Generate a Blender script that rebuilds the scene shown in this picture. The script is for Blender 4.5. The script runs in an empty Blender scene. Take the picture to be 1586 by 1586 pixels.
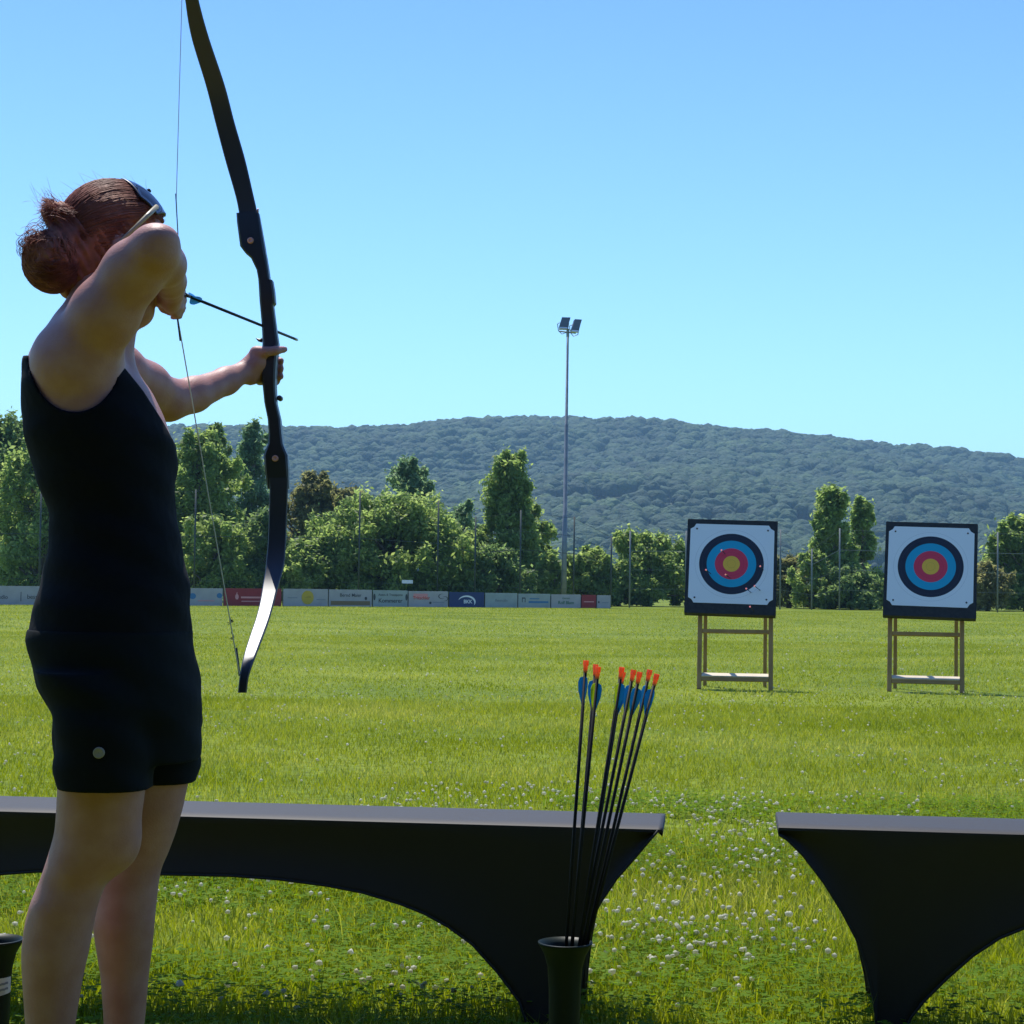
import bpy, math, random
import numpy as np
from mathutils import Vector, Matrix
random.seed(7)
RNG = np.random.default_rng(7)
SC = bpy.context.scene
COL = SC.collection
R = math.radians

# ------------------------------------------------------------------ camera
FPX, W, HC, CAMH = 2900.0, 1586.0, 793.0, 0.97
PITCH = math.atan((900 - HC) / FPX)
ROLL = R(0.8)
r0 = Vector((math.cos(ROLL), 0, math.sin(ROLL)))
u0 = Vector((-math.sin(ROLL), 0, math.cos(ROLL)))
f0 = Vector((0, 1, 0))
camF = (f0 * math.cos(PITCH) + u0 * math.sin(PITCH)).normalized()
camU = (u0 * math.cos(PITCH) - f0 * math.sin(PITCH)).normalized()
camR = r0
cam = bpy.data.cameras.new('camera')
cam.sensor_width = 36.0
cam.sensor_fit = 'HORIZONTAL'
cam.lens = 36.0 * FPX / W
cam.clip_start = 0.05
cam.clip_end = 20000
camo = bpy.data.objects.new('camera', cam)
COL.objects.link(camo)
m = Matrix((camR, camU, -camF)).transposed().to_4x4()
m.translation = Vector((0, 0, CAMH))
camo.matrix_world = m
SC.camera = camo

def ray(px, py):
    return camF + camR * ((px - HC) / FPX) + camU * ((HC - py) / FPX)
def P(px, py, D):
    d = ray(px, py)
    return Vector((0, 0, CAMH)) + d * (D / d.y)
def G(px, py):
    d = ray(px, py)
    return Vector((0, 0, CAMH)) + d * (-CAMH / d.z)

# ------------------------------------------------------------------ light
SUN_V = Vector((-0.18, 0.49, 1.0)).normalized()
SUN_EL = math.asin(SUN_V.z)
SUN_AZ = math.atan2(SUN_V.x, SUN_V.y)
world = bpy.data.worlds.new('World')
SC.world = world
world.use_nodes = True
wn = world.node_tree
bg = wn.nodes['Background']
sky = wn.nodes.new('ShaderNodeTexSky')
sky.sky_type = 'NISHITA'
sky.sun_disc = False
sky.sun_elevation = SUN_EL
sky.sun_rotation = SUN_AZ
sky.altitude = 200
sky.air_density = 1.0
sky.dust_density = 0.3
sky.ozone_density = 2.0
tint = wn.nodes.new('ShaderNodeMix'); tint.data_type = 'RGBA'; tint.blend_type = 'MULTIPLY'; tint.inputs[0].default_value = 1.0
tcw = wn.nodes.new('ShaderNodeTexCoord'); spw = wn.nodes.new('ShaderNodeSeparateXYZ'); crw = wn.nodes.new('ShaderNodeValToRGB')
wn.links.new(tcw.outputs['Generated'], spw.inputs[0]); wn.links.new(spw.outputs[2], crw.inputs[0])
crw.color_ramp.elements[0].position = 0.02; crw.color_ramp.elements[0].color = (0.70, 1.0, 1.15, 1)
crw.color_ramp.elements[1].position = 0.36; crw.color_ramp.elements[1].color = (0.46, 0.68, 1.08, 1)
wn.links.new(crw.outputs[0], tint.inputs[7])
wn.links.new(sky.outputs[0], tint.inputs[6]); wn.links.new(tint.outputs[2], bg.inputs[0])
bg.inputs[1].default_value = 0.14
sl = bpy.data.lights.new('sun', 'SUN')
sl.energy = 4.2
sl.angle = R(0.5)
sl.color = (1.0, 0.96, 0.88)
so = bpy.data.objects.new('sun', sl)
COL.objects.link(so)
so.rotation_euler = SUN_V.to_track_quat('Z', 'Y').to_euler()
SC.view_settings.view_transform = 'Standard'
SC.view_settings.look = 'None'
SC.view_settings.exposure = 0.48
SC.view_settings.gamma = 1.0
SC.render.engine = 'CYCLES'
SC.cycles.max_bounces = 8
SC.cycles.transmission_bounces = 6
SC.cycles.transparent_max_bounces = 8
SC.cycles.volume_bounces = 0

# ------------------------------------------------------------------ helpers
def tag(o, label=None, cat=None, group=None, kind=None):
    if label: o['label'] = label
    if cat: o['category'] = cat
    if group: o['group'] = group
    if kind: o['kind'] = kind
    return o

def empty(name, loc=(0, 0, 0), rot=None):
    o = bpy.data.objects.new(name, None)
    o.empty_display_size = 0.1
    COL.objects.link(o)
    o.location = loc
    if rot is not None: o.rotation_euler = rot
    return o

def mkmesh(name, verts, faces, mat=None, parent=None, smooth=False, local=False):
    """verts in world space unless local; parent inverse handled with a translation/rotation of the parent"""
    me = bpy.data.meshes.new(name)
    verts = np.asarray(verts, dtype=np.float64).reshape(-1, 3)
    o = bpy.data.objects.new(name, me)
    COL.objects.link(o)
    if parent is not None:
        o.parent = parent
        if not local:
            M = np.array(parent_world(parent).inverted())
            verts = verts @ M[:3, :3].T + M[:3, 3]
    if isinstance(faces, np.ndarray):
        nv = faces.shape[1]
        me.vertices.add(len(verts))
        me.vertices.foreach_set('co', verts.astype(np.float32).ravel())
        me.loops.add(faces.size)
        me.loops.foreach_set('vertex_index', faces.astype(np.int32).ravel())
        me.polygons.add(len(faces))
        me.polygons.foreach_set('loop_start', np.arange(0, faces.size, nv, dtype=np.int32))
        me.update(calc_edges=True)
    else:
        me.from_pydata([tuple(v) for v in verts], [], faces)
        me.update()
    if smooth:
        me.polygons.foreach_set('use_smooth', np.ones(len(me.polygons), dtype=bool))
    if mat is not None: me.materials.append(mat)
    return o

def parent_world(p):
    M = p.matrix_basis.copy()
    while p.parent is not None:
        p = p.parent
        M = p.matrix_basis @ M
    return M

class MB:
    """collects shapes into one mesh"""
    def __init__(s): s.v = []; s.f = []
    def add(s, vs, fs):
        b = len(s.v)
        s.v += [tuple(v) for v in vs]
        s.f += [tuple(i + b for i in f) for f in fs]
    def box(s, c, sx, sy, sz, ax=None, bev=0.0):
        ax = ax or (Vector((1, 0, 0)), Vector((0, 1, 0)), Vector((0, 0, 1)))
        c = Vector(c)
        hx, hy, hz = sx / 2, sy / 2, sz / 2
        b = min(bev, hx * .9, hy * .9)
        ring = [(-hx + b, -hy), (hx - b, -hy), (hx, -hy + b), (hx, hy - b), (hx - b, hy), (-hx + b, hy), (-hx, hy - b), (-hx, -hy + b)] if b > 0 else [(-hx, -hy), (hx, -hy), (hx, hy), (-hx, hy)]
        n = len(ring)
        vs = [c + ax[0] * x + ax[1] * y + ax[2] * z for z in (-hz, hz) for x, y in ring]
        fs = [tuple(range(n - 1, -1, -1)), tuple(range(n, 2 * n))] + [(i, (i + 1) % n, n + (i + 1) % n, n + i) for i in range(n)]
        s.add(vs, fs)
    def tube(s, pts, rad, n=8, cap=True):
        pts = [Vector(p) for p in pts]
        if not hasattr(rad, '__len__'): rad = [rad] * len(pts)
        vs = []; N = len(pts)
        ref = None
        for i, p in enumerate(pts):
            t = (pts[min(i + 1, N - 1)] - pts[max(i - 1, 0)]).normalized()
            if ref is None:
                ref = t.orthogonal().normalized()
            a = (ref - t * ref.dot(t))
            a = a.normalized() if a.length > 1e-6 else t.orthogonal().normalized()
            ref = a
            b = t.cross(a)
            for k in range(n):
                th = 2 * math.pi * k / n
                vs.append(p + (a * math.cos(th) + b * math.sin(th)) * rad[i])
        fs = [(i * n + k, i * n + (k + 1) % n, (i + 1) * n + (k + 1) % n, (i + 1) * n + k) for i in range(N - 1) for k in range(n)]
        if cap: fs += [tuple(range(n - 1, -1, -1)), tuple((N - 1) * n + k for k in range(n))]
        s.add(vs, fs)
    def lathe(s, c, prof, n=32, ax=None):
        """prof: list of (r,z), open profile"""
        c = Vector(c)
        X, Y, Z = ax or (Vector((1, 0, 0)), Vector((0, 1, 0)), Vector((0, 0, 1)))
        vs = [c + (X * math.cos(2 * math.pi * k / n) + Y * math.sin(2 * math.pi * k / n)) * r + Z * z for r, z in prof for k in range(n)]
        fs = [(i * n + k, i * n + (k + 1) % n, (i + 1) * n + (k + 1) % n, (i + 1) * n + k) for i in range(len(prof) - 1) for k in range(n)]
        s.add(vs, fs)
    def prism(s, poly, o, ax, t):
        """poly 2d points in plane (ax0, ax1) from origin o, thickness t along ax2 (centred)"""
        o = Vector(o); n = len(poly)
        vs = [o + ax[0] * x + ax[1] * y + ax[2] * z for z in (-t / 2, t / 2) for x, y in poly]
        s.add(vs, [tuple(range(n - 1, -1, -1)), tuple(range(n, 2 * n))] + [(i, (i + 1) % n, n + (i + 1) % n, n + i) for i in range(n)])
    def rings(s, rs):
        n = len(rs[0]); vs = [v for r_ in rs for v in r_]; N = len(rs)
        fs = [(i * n + k, i * n + (k + 1) % n, (i + 1) * n + (k + 1) % n, (i + 1) * n + k) for i in range(N - 1) for k in range(n)]
        fs += [tuple(range(n - 1, -1, -1)), tuple((N - 1) * n + k for k in range(n))]
        s.add(vs, fs)
    def build(s, name, mat, parent=None, smooth=False, local=False):
        return mkmesh(name, s.v, s.f, mat, parent, smooth, local)

def autosmooth(o, ang=40):
    me = o.data
    me.polygons.foreach_set('use_smooth', np.ones(len(me.polygons), dtype=bool))
    try: me.set_sharp_from_angle(angle=R(ang))
    except Exception: pass
    return o

# ------------------------------------------------------------------ materials
def mat(name, col, rough=0.6, metal=0.0, spec=0.5, noise=None, bump=None, sheen=0.0, trans=0.0, sss=0.0, coat=0.0):
    m_ = bpy.data.materials.new(name); m_.use_nodes = True
    nt = m_.node_tree; b = nt.nodes['Principled BSDF']
    b.inputs['Base Color'].default_value = (*col, 1)
    b.inputs['Roughness'].default_value = rough
    b.inputs['Metallic'].default_value = metal
    b.inputs['Specular IOR Level'].default_value = spec
    b.inputs['Sheen Weight'].default_value = sheen
    b.inputs['Transmission Weight'].default_value = trans
    b.inputs['Coat Weight'].default_value = coat
    if sss:
        b.inputs['Subsurface Weight'].default_value = sss
        b.inputs['Subsurface Radius'].default_value = (0.01, 0.004, 0.002)
        b.inputs['Subsurface Scale'].default_value = 1.0
    tc = nt.nodes.new('ShaderNodeTexCoord')
    if noise:   # (scale, col2, lo, hi)
        nz = nt.nodes.new('ShaderNodeTexNoise'); nz.inputs['Scale'].default_value = noise[0]; nz.inputs['Detail'].default_value = 5
        cr = nt.nodes.new('ShaderNodeValToRGB')
        cr.color_ramp.elements[0].position = noise[2]; cr.color_ramp.elements[1].position = noise[3]
        cr.color_ramp.elements[0].color = (*col, 1); cr.color_ramp.elements[1].color = (*noise[1], 1)
        nt.links.new(tc.outputs['Object'], nz.inputs['Vector'])
        nt.links.new(nz.outputs['Fac'], cr.inputs['Fac']); nt.links.new(cr.outputs['Color'], b.inputs['Base Color'])
    if bump:    # (scale, strength, distance)
        nz = nt.nodes.new('ShaderNodeTexNoise'); nz.inputs['Scale'].default_value = bump[0]; nz.inputs['Detail'].default_value = 4
        bp = nt.nodes.new('ShaderNodeBump'); bp.inputs['Strength'].default_value = bump[1]; bp.inputs['Distance'].default_value = bump[2]
        nt.links.new(tc.outputs['Object'], nz.inputs['Vector'])
        nt.links.new(nz.outputs['Fac'], bp.inputs['Height']); nt.links.new(bp.outputs['Normal'], b.inputs['Normal'])
    return m_

def leafmat(name, c1, c2, c3, trans=0.45, patch=None, rough=0.5, spec=0.3):
    """diffuse + translucent leaf; hue from island random and position noise"""
    m_ = bpy.data.materials.new(name); m_.use_nodes = True
    nt = m_.node_tree; nt.nodes.clear()
    out = nt.nodes.new('ShaderNodeOutputMaterial')
    geo = nt.nodes.new('ShaderNodeNewGeometry')
    cr = nt.nodes.new('ShaderNodeValToRGB')
    e = cr.color_ramp.elements
    e[0].color = (*c1, 1); e[0].position = 0.0
    e[1].color = (*c3, 1); e[1].position = 1.0
    k = e.new(0.55); k.color = (*c2, 1)
    add = nt.nodes.new('ShaderNodeMath'); add.operation = 'MULTIPLY_ADD'
    add.inputs[1].default_value = 0.5
    nz = nt.nodes.new('ShaderNodeTexNoise'); nz.inputs['Scale'].default_value = patch or 0.6; nz.inputs['Detail'].default_value = 3
    mp = nt.nodes.new('ShaderNodeMapRange'); mp.inputs[1].default_value = 0.3; mp.inputs[2].default_value = 0.7; mp.inputs[3].default_value = 0.0; mp.inputs[4].default_value = 0.5
    nt.links.new(geo.outputs['Position'], nz.inputs['Vector'])
    nt.links.new(nz.outputs['Fac'], mp.inputs[0])
    nt.links.new(geo.outputs['Random Per Island'], add.inputs[0]); nt.links.new(mp.outputs[0], add.inputs[2])
    nt.links.new(add.outputs[0], cr.inputs['Fac'])
    d = nt.nodes.new('ShaderNodeBsdfPrincipled'); d.inputs['Roughness'].default_value = rough
    d.inputs['Specular IOR Level'].default_value = spec
    t = nt.nodes.new('ShaderNodeBsdfTranslucent')
    hs = nt.nodes.new('ShaderNodeHueSaturation'); hs.inputs['Value'].default_value = 1.25; hs.inputs['Saturation'].default_value = 1.1; hs.inputs['Hue'].default_value = 0.49
    mx = nt.nodes.new('ShaderNodeMixShader'); mx.inputs[0].default_value = trans
    nt.links.new(cr.outputs[0], d.inputs['Base Color']); nt.links.new(cr.outputs[0], hs.inputs['Color'])
    nt.links.new(hs.outputs[0], t.inputs['Color'])
    nt.links.new(d.outputs[0], mx.inputs[1]); nt.links.new(t.outputs[0], mx.inputs[2])
    nt.links.new(mx.outputs[0], out.inputs[0])
    return m_

M = {}
M['skin'] = mat('skin', (0.42, 0.195, 0.155), 0.52, spec=0.4, sss=0.10, noise=(26, (0.48, 0.245, 0.20), .38, .68), bump=(260, .35, .002))
M['hair'] = mat('hair', (0.16, 0.048, 0.036), 0.6, spec=0.22, noise=(16, (0.44, 0.17, 0.105), .4, .7))
M['tank'] = mat('black_jersey', (0.004, 0.005, 0.008), 0.9, spec=0.15, sheen=0.0, bump=(30, .5, .006))
M['shorts'] = mat('dark_twill', (0.005, 0.007, 0.008), 0.9, spec=0.15, sheen=0.0, bump=(9, .5, .012))
M['button'] = mat('dull_button', (0.30, 0.27, 0.22), 0.7)
M['shoe'] = mat('shoe_leather', (0.03, 0.03, 0.03), 0.6)
M['bow'] = mat('black_bow_wood', (0.012, 0.016, 0.024), 0.42, spec=0.6, bump=(40, .1, .002))
M['limb'] = mat('glossy_limb_laminate', (0.012, 0.018, 0.032), 0.46, spec=0.8)
M['bolt'] = mat('copper_bolt', (0.75, 0.38, 0.30), 0.4, metal=0.5)
M['string'] = mat('bow_string_fibre', (0.80, 0.78, 0.68), 0.5)
M['serving'] = mat('dark_serving_thread', (0.02, 0.02, 0.025), 0.6)
M['lens'] = mat('dark_lens', (0.01, 0.012, 0.02), 0.12, spec=0.8)
M['temple'] = mat('olive_plastic', (0.30, 0.26, 0.16), 0.35)
M['spandex'] = mat('black_spandex', (0.019, 0.015, 0.011), 0.62, spec=0.4, sheen=0.0, bump=(420, .15, .001))
M['hem'] = mat('stitched_hem', (0.014, 0.015, 0.013), 0.7)
M['plastic'] = mat('black_green_plastic', (0.006, 0.014, 0.009), 0.45, spec=0.2)
M['sticker'] = mat('paper_sticker', (0.62, 0.62, 0.60), 0.6, noise=(60, (0.5, 0.5, 0.5), .5, .6))
M['shaft'] = mat('carbon_shaft', (0.006, 0.007, 0.007), 0.6, spec=0.25)
M['nock'] = leafmat('orange_nock_plastic', (0.98, 0.36, 0.12), (1.0, 0.40, 0.15), (1.0, 0.46, 0.20), 0.5, rough=.25)
M['pnock'] = leafmat('pink_nock_plastic', (0.95, 0.52, 0.50), (0.96, 0.58, 0.56), (0.97, 0.64, 0.62), 0.5, rough=.25)
M['vblue'] = leafmat('blue_vane', (0.02, 0.30, 0.62), (0.025, 0.34, 0.68), (0.03, 0.38, 0.72), 0.35)
M['vyel'] = leafmat('yellow_vane', (0.50, 0.62, 0.05), (0.55, 0.66, 0.06), (0.6, 0.7, 0.08), 0.5)
M['steel'] = mat('steel', (0.5, 0.5, 0.5), 0.3, metal=0.9)
M['foam'] = mat('black_foam', (0.012, 0.014, 0.018), 0.8, noise=(30, (0.02, 0.022, 0.026), .4, .6), bump=(90, .4, .003))
M['pine'] = mat('pale_pine_wood', (0.30, 0.165, 0.040), 0.6, noise=(8, (0.38, 0.22, 0.065), .35, .7), bump=(50, .2, .002))
M['plank'] = mat('sunlit_plank_wood', (0.58, 0.45, 0.27), 0.45, noise=(8, (0.66, 0.54, 0.36), .35, .7))  # paler than the legs, painting in the sun on the lower bar's top
M['mast'] = mat('galvanised_mast', (0.16, 0.19, 0.21), 0.5, metal=0.3, noise=(3, (0.22, 0.24, 0.26), .4, .6))
M['lamp'] = mat('lamp_housing', (0.12, 0.14, 0.16), 0.5, metal=0.3)
M['glass'] = mat('lamp_glass', (0.10, 0.12, 0.14), 0.15)
M['lamp_lip'] = mat('lamp_reflector_lip', (0.7, 0.72, 0.75), 0.3, metal=0.6)
M['post'] = mat('green_steel_post', (0.035, 0.05, 0.045), 0.6)
M['gpost'] = mat('galvanised_post', (0.15, 0.17, 0.17), 0.6)
M['bark'] = mat('bark', (0.09, 0.07, 0.05), 0.9, noise=(6, (0.16, 0.13, 0.10), .4, .6), bump=(12, .8, .05))
def paint(n, c): return mat(n, c, 0.55, noise=(3.0, tuple(x * 0.85 for x in c), .4, .7))
M['wht'] = paint('board_white', (0.36, 0.34, 0.35))
M['wht2'] = paint('board_cool_white', (0.30, 0.34, 0.33))
M['red'] = paint('board_red', (0.26, 0.012, 0.02))
M['blue'] = paint('board_blue', (0.01, 0.03, 0.13))
M['yel'] = mat('sign_yellow', (0.50, 0.34, 0.03), 0.6)
M['ink'] = mat('sign_ink', (0.03, 0.035, 0.045), 0.6)
M['inkg'] = mat('sign_grey_ink', (0.20, 0.22, 0.25), 0.6)
M['inkr'] = mat('sign_red_ink', (0.50, 0.05, 0.04), 0.6)
M['inkb'] = mat('sign_blue_ink', (0.04, 0.16, 0.32), 0.6)
M['inkgr'] = mat('sign_green_ink', (0.04, 0.14, 0.09), 0.6)
M['inkw'] = mat('sign_white_ink', (0.75, 0.75, 0.78), 0.6)
M['inkp'] = mat('sign_pink_ink', (0.60, 0.25, 0.25), 0.6)
M['inkbr'] = mat('sign_brown_ink', (0.20, 0.13, 0.06), 0.6)

# target face: concentric rings in the paper's own coordinates
def facemat():
    m_ = bpy.data.materials.new('target_paper'); m_.use_nodes = True
    nt = m_.node_tree; b = nt.nodes['Principled BSDF']; b.inputs['Roughness'].default_value = 0.55
    tc = nt.nodes.new('ShaderNodeTexCoord'); sp = nt.nodes.new('ShaderNodeSeparateXYZ')
    cb = nt.nodes.new('ShaderNodeCombineXYZ'); ln = nt.nodes.new('ShaderNodeVectorMath'); ln.operation = 'LENGTH'
    nt.links.new(tc.outputs['Object'], sp.inputs[0]); nt.links.new(sp.outputs[0], cb.inputs[0]); nt.links.new(sp.outputs[1], cb.inputs[1])
    nt.links.new(cb.outputs[0], ln.inputs[0])
    cr = nt.nodes.new('ShaderNodeValToRGB'); cr.color_ramp.interpolation = 'CONSTANT'
    mu = nt.nodes.new('ShaderNodeMath'); mu.operation = 'MULTIPLY'; mu.inputs[1].default_value = 2.0   # r in metres -> x2
    nt.links.new(ln.outputs['Value'], mu.inputs[0]); nt.links.new(mu.outputs[0], cr.inputs[0])
    q = 0.0766; white = (0.72, 0.74, 0.76); ring = (0.42, 0.45, 0.48)
    yel = (0.80, 0.44, 0.035); yl = (0.5, 0.28, 0.03); rd = (0.62, 0.03, 0.07); bl = (0.0, 0.31, 0.50); bk = (0.006, 0.009, 0.022)
    L = 0.003
    stops = [(0, yel), (q, yl), (q + L, yel), (2 * q, rd), (3 * q, (0.4, 0.02, 0.05)), (3 * q + L, rd), (4 * q, bl), (5 * q, (0.0, 0.22, 0.40)), (5 * q + L, bl), (6 * q, bk), (7 * q, (0.03, 0.03, 0.05)), (7 * q + L, bk),
             (7.85 * q, white), (8.8 * q, ring), (8.8 * q + L, white), (9.8 * q, ring), (9.8 * q + L, white)]
    els = cr.color_ramp.elements
    els[0].position = 0; els[0].color = (*stops[0][1], 1); els[1].position = stops[-1][0]; els[1].color = (*stops[-1][1], 1)
    for p_, c_ in stops[1:-1]:
        e_ = els.new(p_); e_.color = (*c_, 1)
    nt.links.new(cr.outputs[0], b.inputs['Base Color'])
    return m_
M['face'] = facemat()

# ------------------------------------------------------------------ ground
def groundmat():
    m_ = bpy.data.materials.new('meadow_ground'); m_.use_nodes = True
    nt = m_.node_tree; b = nt.nodes['Principled BSDF']; b.inputs['Roughness'].default_value = 0.9
    b.inputs['Specular IOR Level'].default_value = 0.1
    tc = nt.nodes.new('ShaderNodeTexCoord')
    def nz(sc, det=6):
        n = nt.nodes.new('ShaderNodeTexNoise'); n.inputs['Scale'].default_value = sc; n.inputs['Detail'].default_value = det
        nt.links.new(tc.outputs['Object'], n.inputs['Vector']); return n
    a = nz(0.35); c = nz(14, 8)
    cr = nt.nodes.new('ShaderNodeValToRGB'); e = cr.color_ramp.elements
    e[0].position = .3; e[0].color = (0.11, 0.16, 0.012, 1); e[1].position = .7; e[1].color = (0.20, 0.24, 0.025, 1)
    cr2 = nt.nodes.new('ShaderNodeValToRGB'); e = cr2.color_ramp.elements
    e[0].position = .3; e[0].color = (0.55, 0.55, 0.5, 1); e[1].position = .7; e[1].color = (1.3, 1.3, 1.2, 1)
    mx = nt.nodes.new('ShaderNodeMix'); mx.data_type = 'RGBA'; mx.blend_type = 'MULTIPLY'; mx.inputs[0].default_value = 1
    nt.links.new(a.outputs['Fac'], cr.inputs[0]); nt.links.new(c.outputs['Fac'], cr2.inputs[0])
    nt.links.new(cr.outputs[0], mx.inputs[6]); nt.links.new(cr2.outputs[0], mx.inputs[7])
    nt.links.new(mx.outputs[2], b.inputs['Base Color'])
    return m_
gm = MB()
xs = [-2400, -600, -150, -40, 0, 40, 150, 600, 2400]; ys = [-60, 0, 10, 30, 80, 200, 700, 1500, 2900]
gv = [(x, y, 0) for y in ys for x in xs]
gf = [(j * 9 + i, j * 9 + i + 1, (j + 1) * 9 + i + 1, (j + 1) * 9 + i) for j in range(8) for i in range(8)]
ground = mkmesh('ground', gv, gf, groundmat()); tag(ground, kind='structure')

# ------------------------------------------------------------------ unseen blocker added behind the camera to cut sky light
M['blocker_cloth'] = mat('dark_blocker_cloth', (0.035, 0.045, 0.035), 0.9)
sky_blk = empty('sky_blocker', (0, -4.0, 0)); tag(sky_blk, 'dark cloth shelter added behind the camera to block sky light', 'sky_blocker')
b_ = MB(); b_.box((0, -6.5, 2.0), 18, .05, 4.0); b_.build('blocker_back', M['blocker_cloth'], sky_blk)
b_ = MB(); b_.box((-9, -3.0, 1.6), .05, 6.9, 3.2); b_.build('blocker_side', M['blocker_cloth'], sky_blk)
b_ = MB(); b_.box((9, -3.0, 1.6), .05, 6.9, 3.2); b_.build('blocker_side', M['blocker_cloth'], sky_blk)
b_ = MB(); b_.add([(-9.2, .9, 2.75), (9.2, .9, 2.75), (9.2, -2.9, 4.6), (-9.2, -2.9, 4.6), (9.2, -6.7, 3.6), (-9.2, -6.7, 3.6)], [(0, 1, 2, 3), (3, 2, 4, 5)])
rf_ = b_.build('blocker_roof', M['blocker_cloth'], sky_blk); md_ = rf_.modifiers.new('thick', 'SOLIDIFY'); md_.thickness = .02
for xx in (-9, -3, 3, 9):
    b_ = MB(); b_.tube([(xx, .85, 0), (xx, .85, 2.74)], .03, 8); b_.build('blocker_pole', mat('blocker_pole_metal', (.4, .4, .4), .4, metal=.8), sky_blk)

# ------------------------------------------------------------------ hill and its woods
RIDGE = [(-900, 690), (-400, 668), (0, 650), (150, 648), (310, 655), (440, 667), (560, 662), (650, 661), (750, 657), (850, 653), (950, 652), (1000, 652), (1100, 656), (1180, 665), (1250, 678), (1300, 683), (1400, 692), (1500, 706), (1586, 718), (1800, 742), (2400, 790)]
DR = 1500.0
rx = np.array([P(a, b + 17, DR).x for a, b in RIDGE]); rz = np.array([P(a, b + 17, DR).z for a, b in RIDGE])
def vnoise(x, y, s, seed=0):
    """smooth value noise, numpy"""
    x = x / s + seed * 17.3; y = y / s - seed * 9.1
    xi = np.floor(x).astype(np.int64); yi = np.floor(y).astype(np.int64); fx = x - xi; fy = y - yi
    fx = fx * fx * (3 - 2 * fx); fy = fy * fy * (3 - 2 * fy)
    def h(a, b):
        n = (a * 374761393 + b * 668265263 + seed * 1442695) & 0x7fffffff
        n = ((n ^ (n >> 13)) * 1274126177) & 0x7fffffff
        return (n ^ (n >> 16)) % 10000 / 10000.0
    return (h(xi, yi) * (1 - fx) + h(xi + 1, yi) * fx) * (1 - fy) + (h(xi, yi + 1) * (1 - fx) + h(xi + 1, yi + 1) * fx) * fy
def hillz(x, y):
    t = np.clip((y - 640) / (DR - 640), 0, 1.35)
    up = np.where(t < 1, t ** 1.05, 1 - (t - 1) * 0.6)
    base = np.interp(x * DR / np.maximum(np.clip(y, 900, DR), 1), rx, rz) * up
    w = np.clip(t * 4, 0, 1) * np.clip((1.0 - t) * 5, 0, 1)
    return base + w * ((vnoise(x, y, 170, 3) - .5) * 26 + (vnoise(x, y, 60, 5) - .5) * 9) - 1.0 * (t <= 0)
hx = np.linspace(-900, 900, 91); hy = np.linspace(640, 1900, 64)
HX, HY = np.meshgrid(hx, hy)
HZ = hillz(HX, HY)
hv = np.stack([HX, HY, HZ], -1).reshape(-1, 3)
ii = np.arange(63)[:, None] * 91 + np.arange(90)[None, :]
hf = np.stack([ii, ii + 1, ii + 92, ii + 91], -1).reshape(-1, 4)
hill = mkmesh('hill', hv, hf, mat('hill_soil', (0.03, 0.05, 0.02), 0.9), smooth=True); tag(hill, kind='structure')

def ico(sub):
    import bmesh
    bm = bmesh.new(); bmesh.ops.create_icosphere(bm, subdivisions=sub, radius=1.0)
    v = np.array([x.co[:] for x in bm.verts]); f = np.array([[q.index for q in p.verts] for p in bm.faces]); bm.free()
    return v, f
IV1, IF1 = ico(2)
IV0, IF0 = ico(1)
def scatter_blobs(pos, rad, iv, jit, squash=0.8, seed=1):
    g = np.random.default_rng(seed)
    n = len(pos); nv = len(iv)
    base = iv[None] * (1 + g.normal(0, jit, (n, nv, 1)))
    ang = g.uniform(0, 6.28, n); c, s = np.cos(ang), np.sin(ang)
    x = base[..., 0] * c[:, None] - base[..., 1] * s[:, None]; y = base[..., 0] * s[:, None] + base[..., 1] * c[:, None]
    v = np.stack([x, y, base[..., 2] * squash], -1) * rad[:, None, None] + pos[:, None]
    return v.reshape(-1, 3)
def blob_faces(n, nv, fi):
    return (fi[None] + (np.arange(n) * nv)[:, None, None]).reshape(-1, 3)
g = np.random.default_rng(11)
NH = 38000
hy_ = 660 + (1560 - 660) * g.random(NH) ** 0.85
hx_ = g.uniform(-1, 1, NH) * (0.36 * hy_ + 20)
keep = (vnoise(hx_, hy_, 35, 8) > 0.12)
hx_, hy_ = hx_[keep], hy_[keep]
hr = (2.0 + 4.6 * g.random(len(hx_)) ** 1.5) * (0.75 + 0.5 * vnoise(hx_, hy_, 120, 21)) * np.clip(1.25 - (hy_ - 1300) / 300, 0.6, 1)
hp = np.stack([hx_, hy_, hillz(hx_, hy_) + hr * 0.5 + 2.5], -1)
fm = leafmat('hill_woods', (0.014, 0.036, 0.018), (0.032, 0.072, 0.028), (0.080, 0.135, 0.045), 0.10, patch=0.02, rough=0.8)
_nt = fm.node_tree; _tc = _nt.nodes.new('ShaderNodeTexCoord'); _n = _nt.nodes.new('ShaderNodeTexNoise'); _n.inputs['Scale'].default_value = 0.45; _n.inputs['Detail'].default_value = 6
_b = _nt.nodes.new('ShaderNodeBump'); _b.inputs['Strength'].default_value = 1.0; _b.inputs['Distance'].default_value = 2.5
_nt.links.new(_tc.outputs['Object'], _n.inputs['Vector']); _nt.links.new(_n.outputs['Fac'], _b.inputs['Height'])
_nt.links.new(_b.outputs['Normal'], [x for x in _nt.nodes if x.type == 'BSDF_PRINCIPLED'][0].inputs['Normal'])
wood = mkmesh('hillside_wood', scatter_blobs(hp, hr, IV1, 0.10, 0.85), blob_faces(len(hp), len(IV1), IF1), fm, smooth=True)
tag(wood, 'dense broadleaf wood covering the whole long hill behind the field', 'woodland', kind='stuff')

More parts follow.
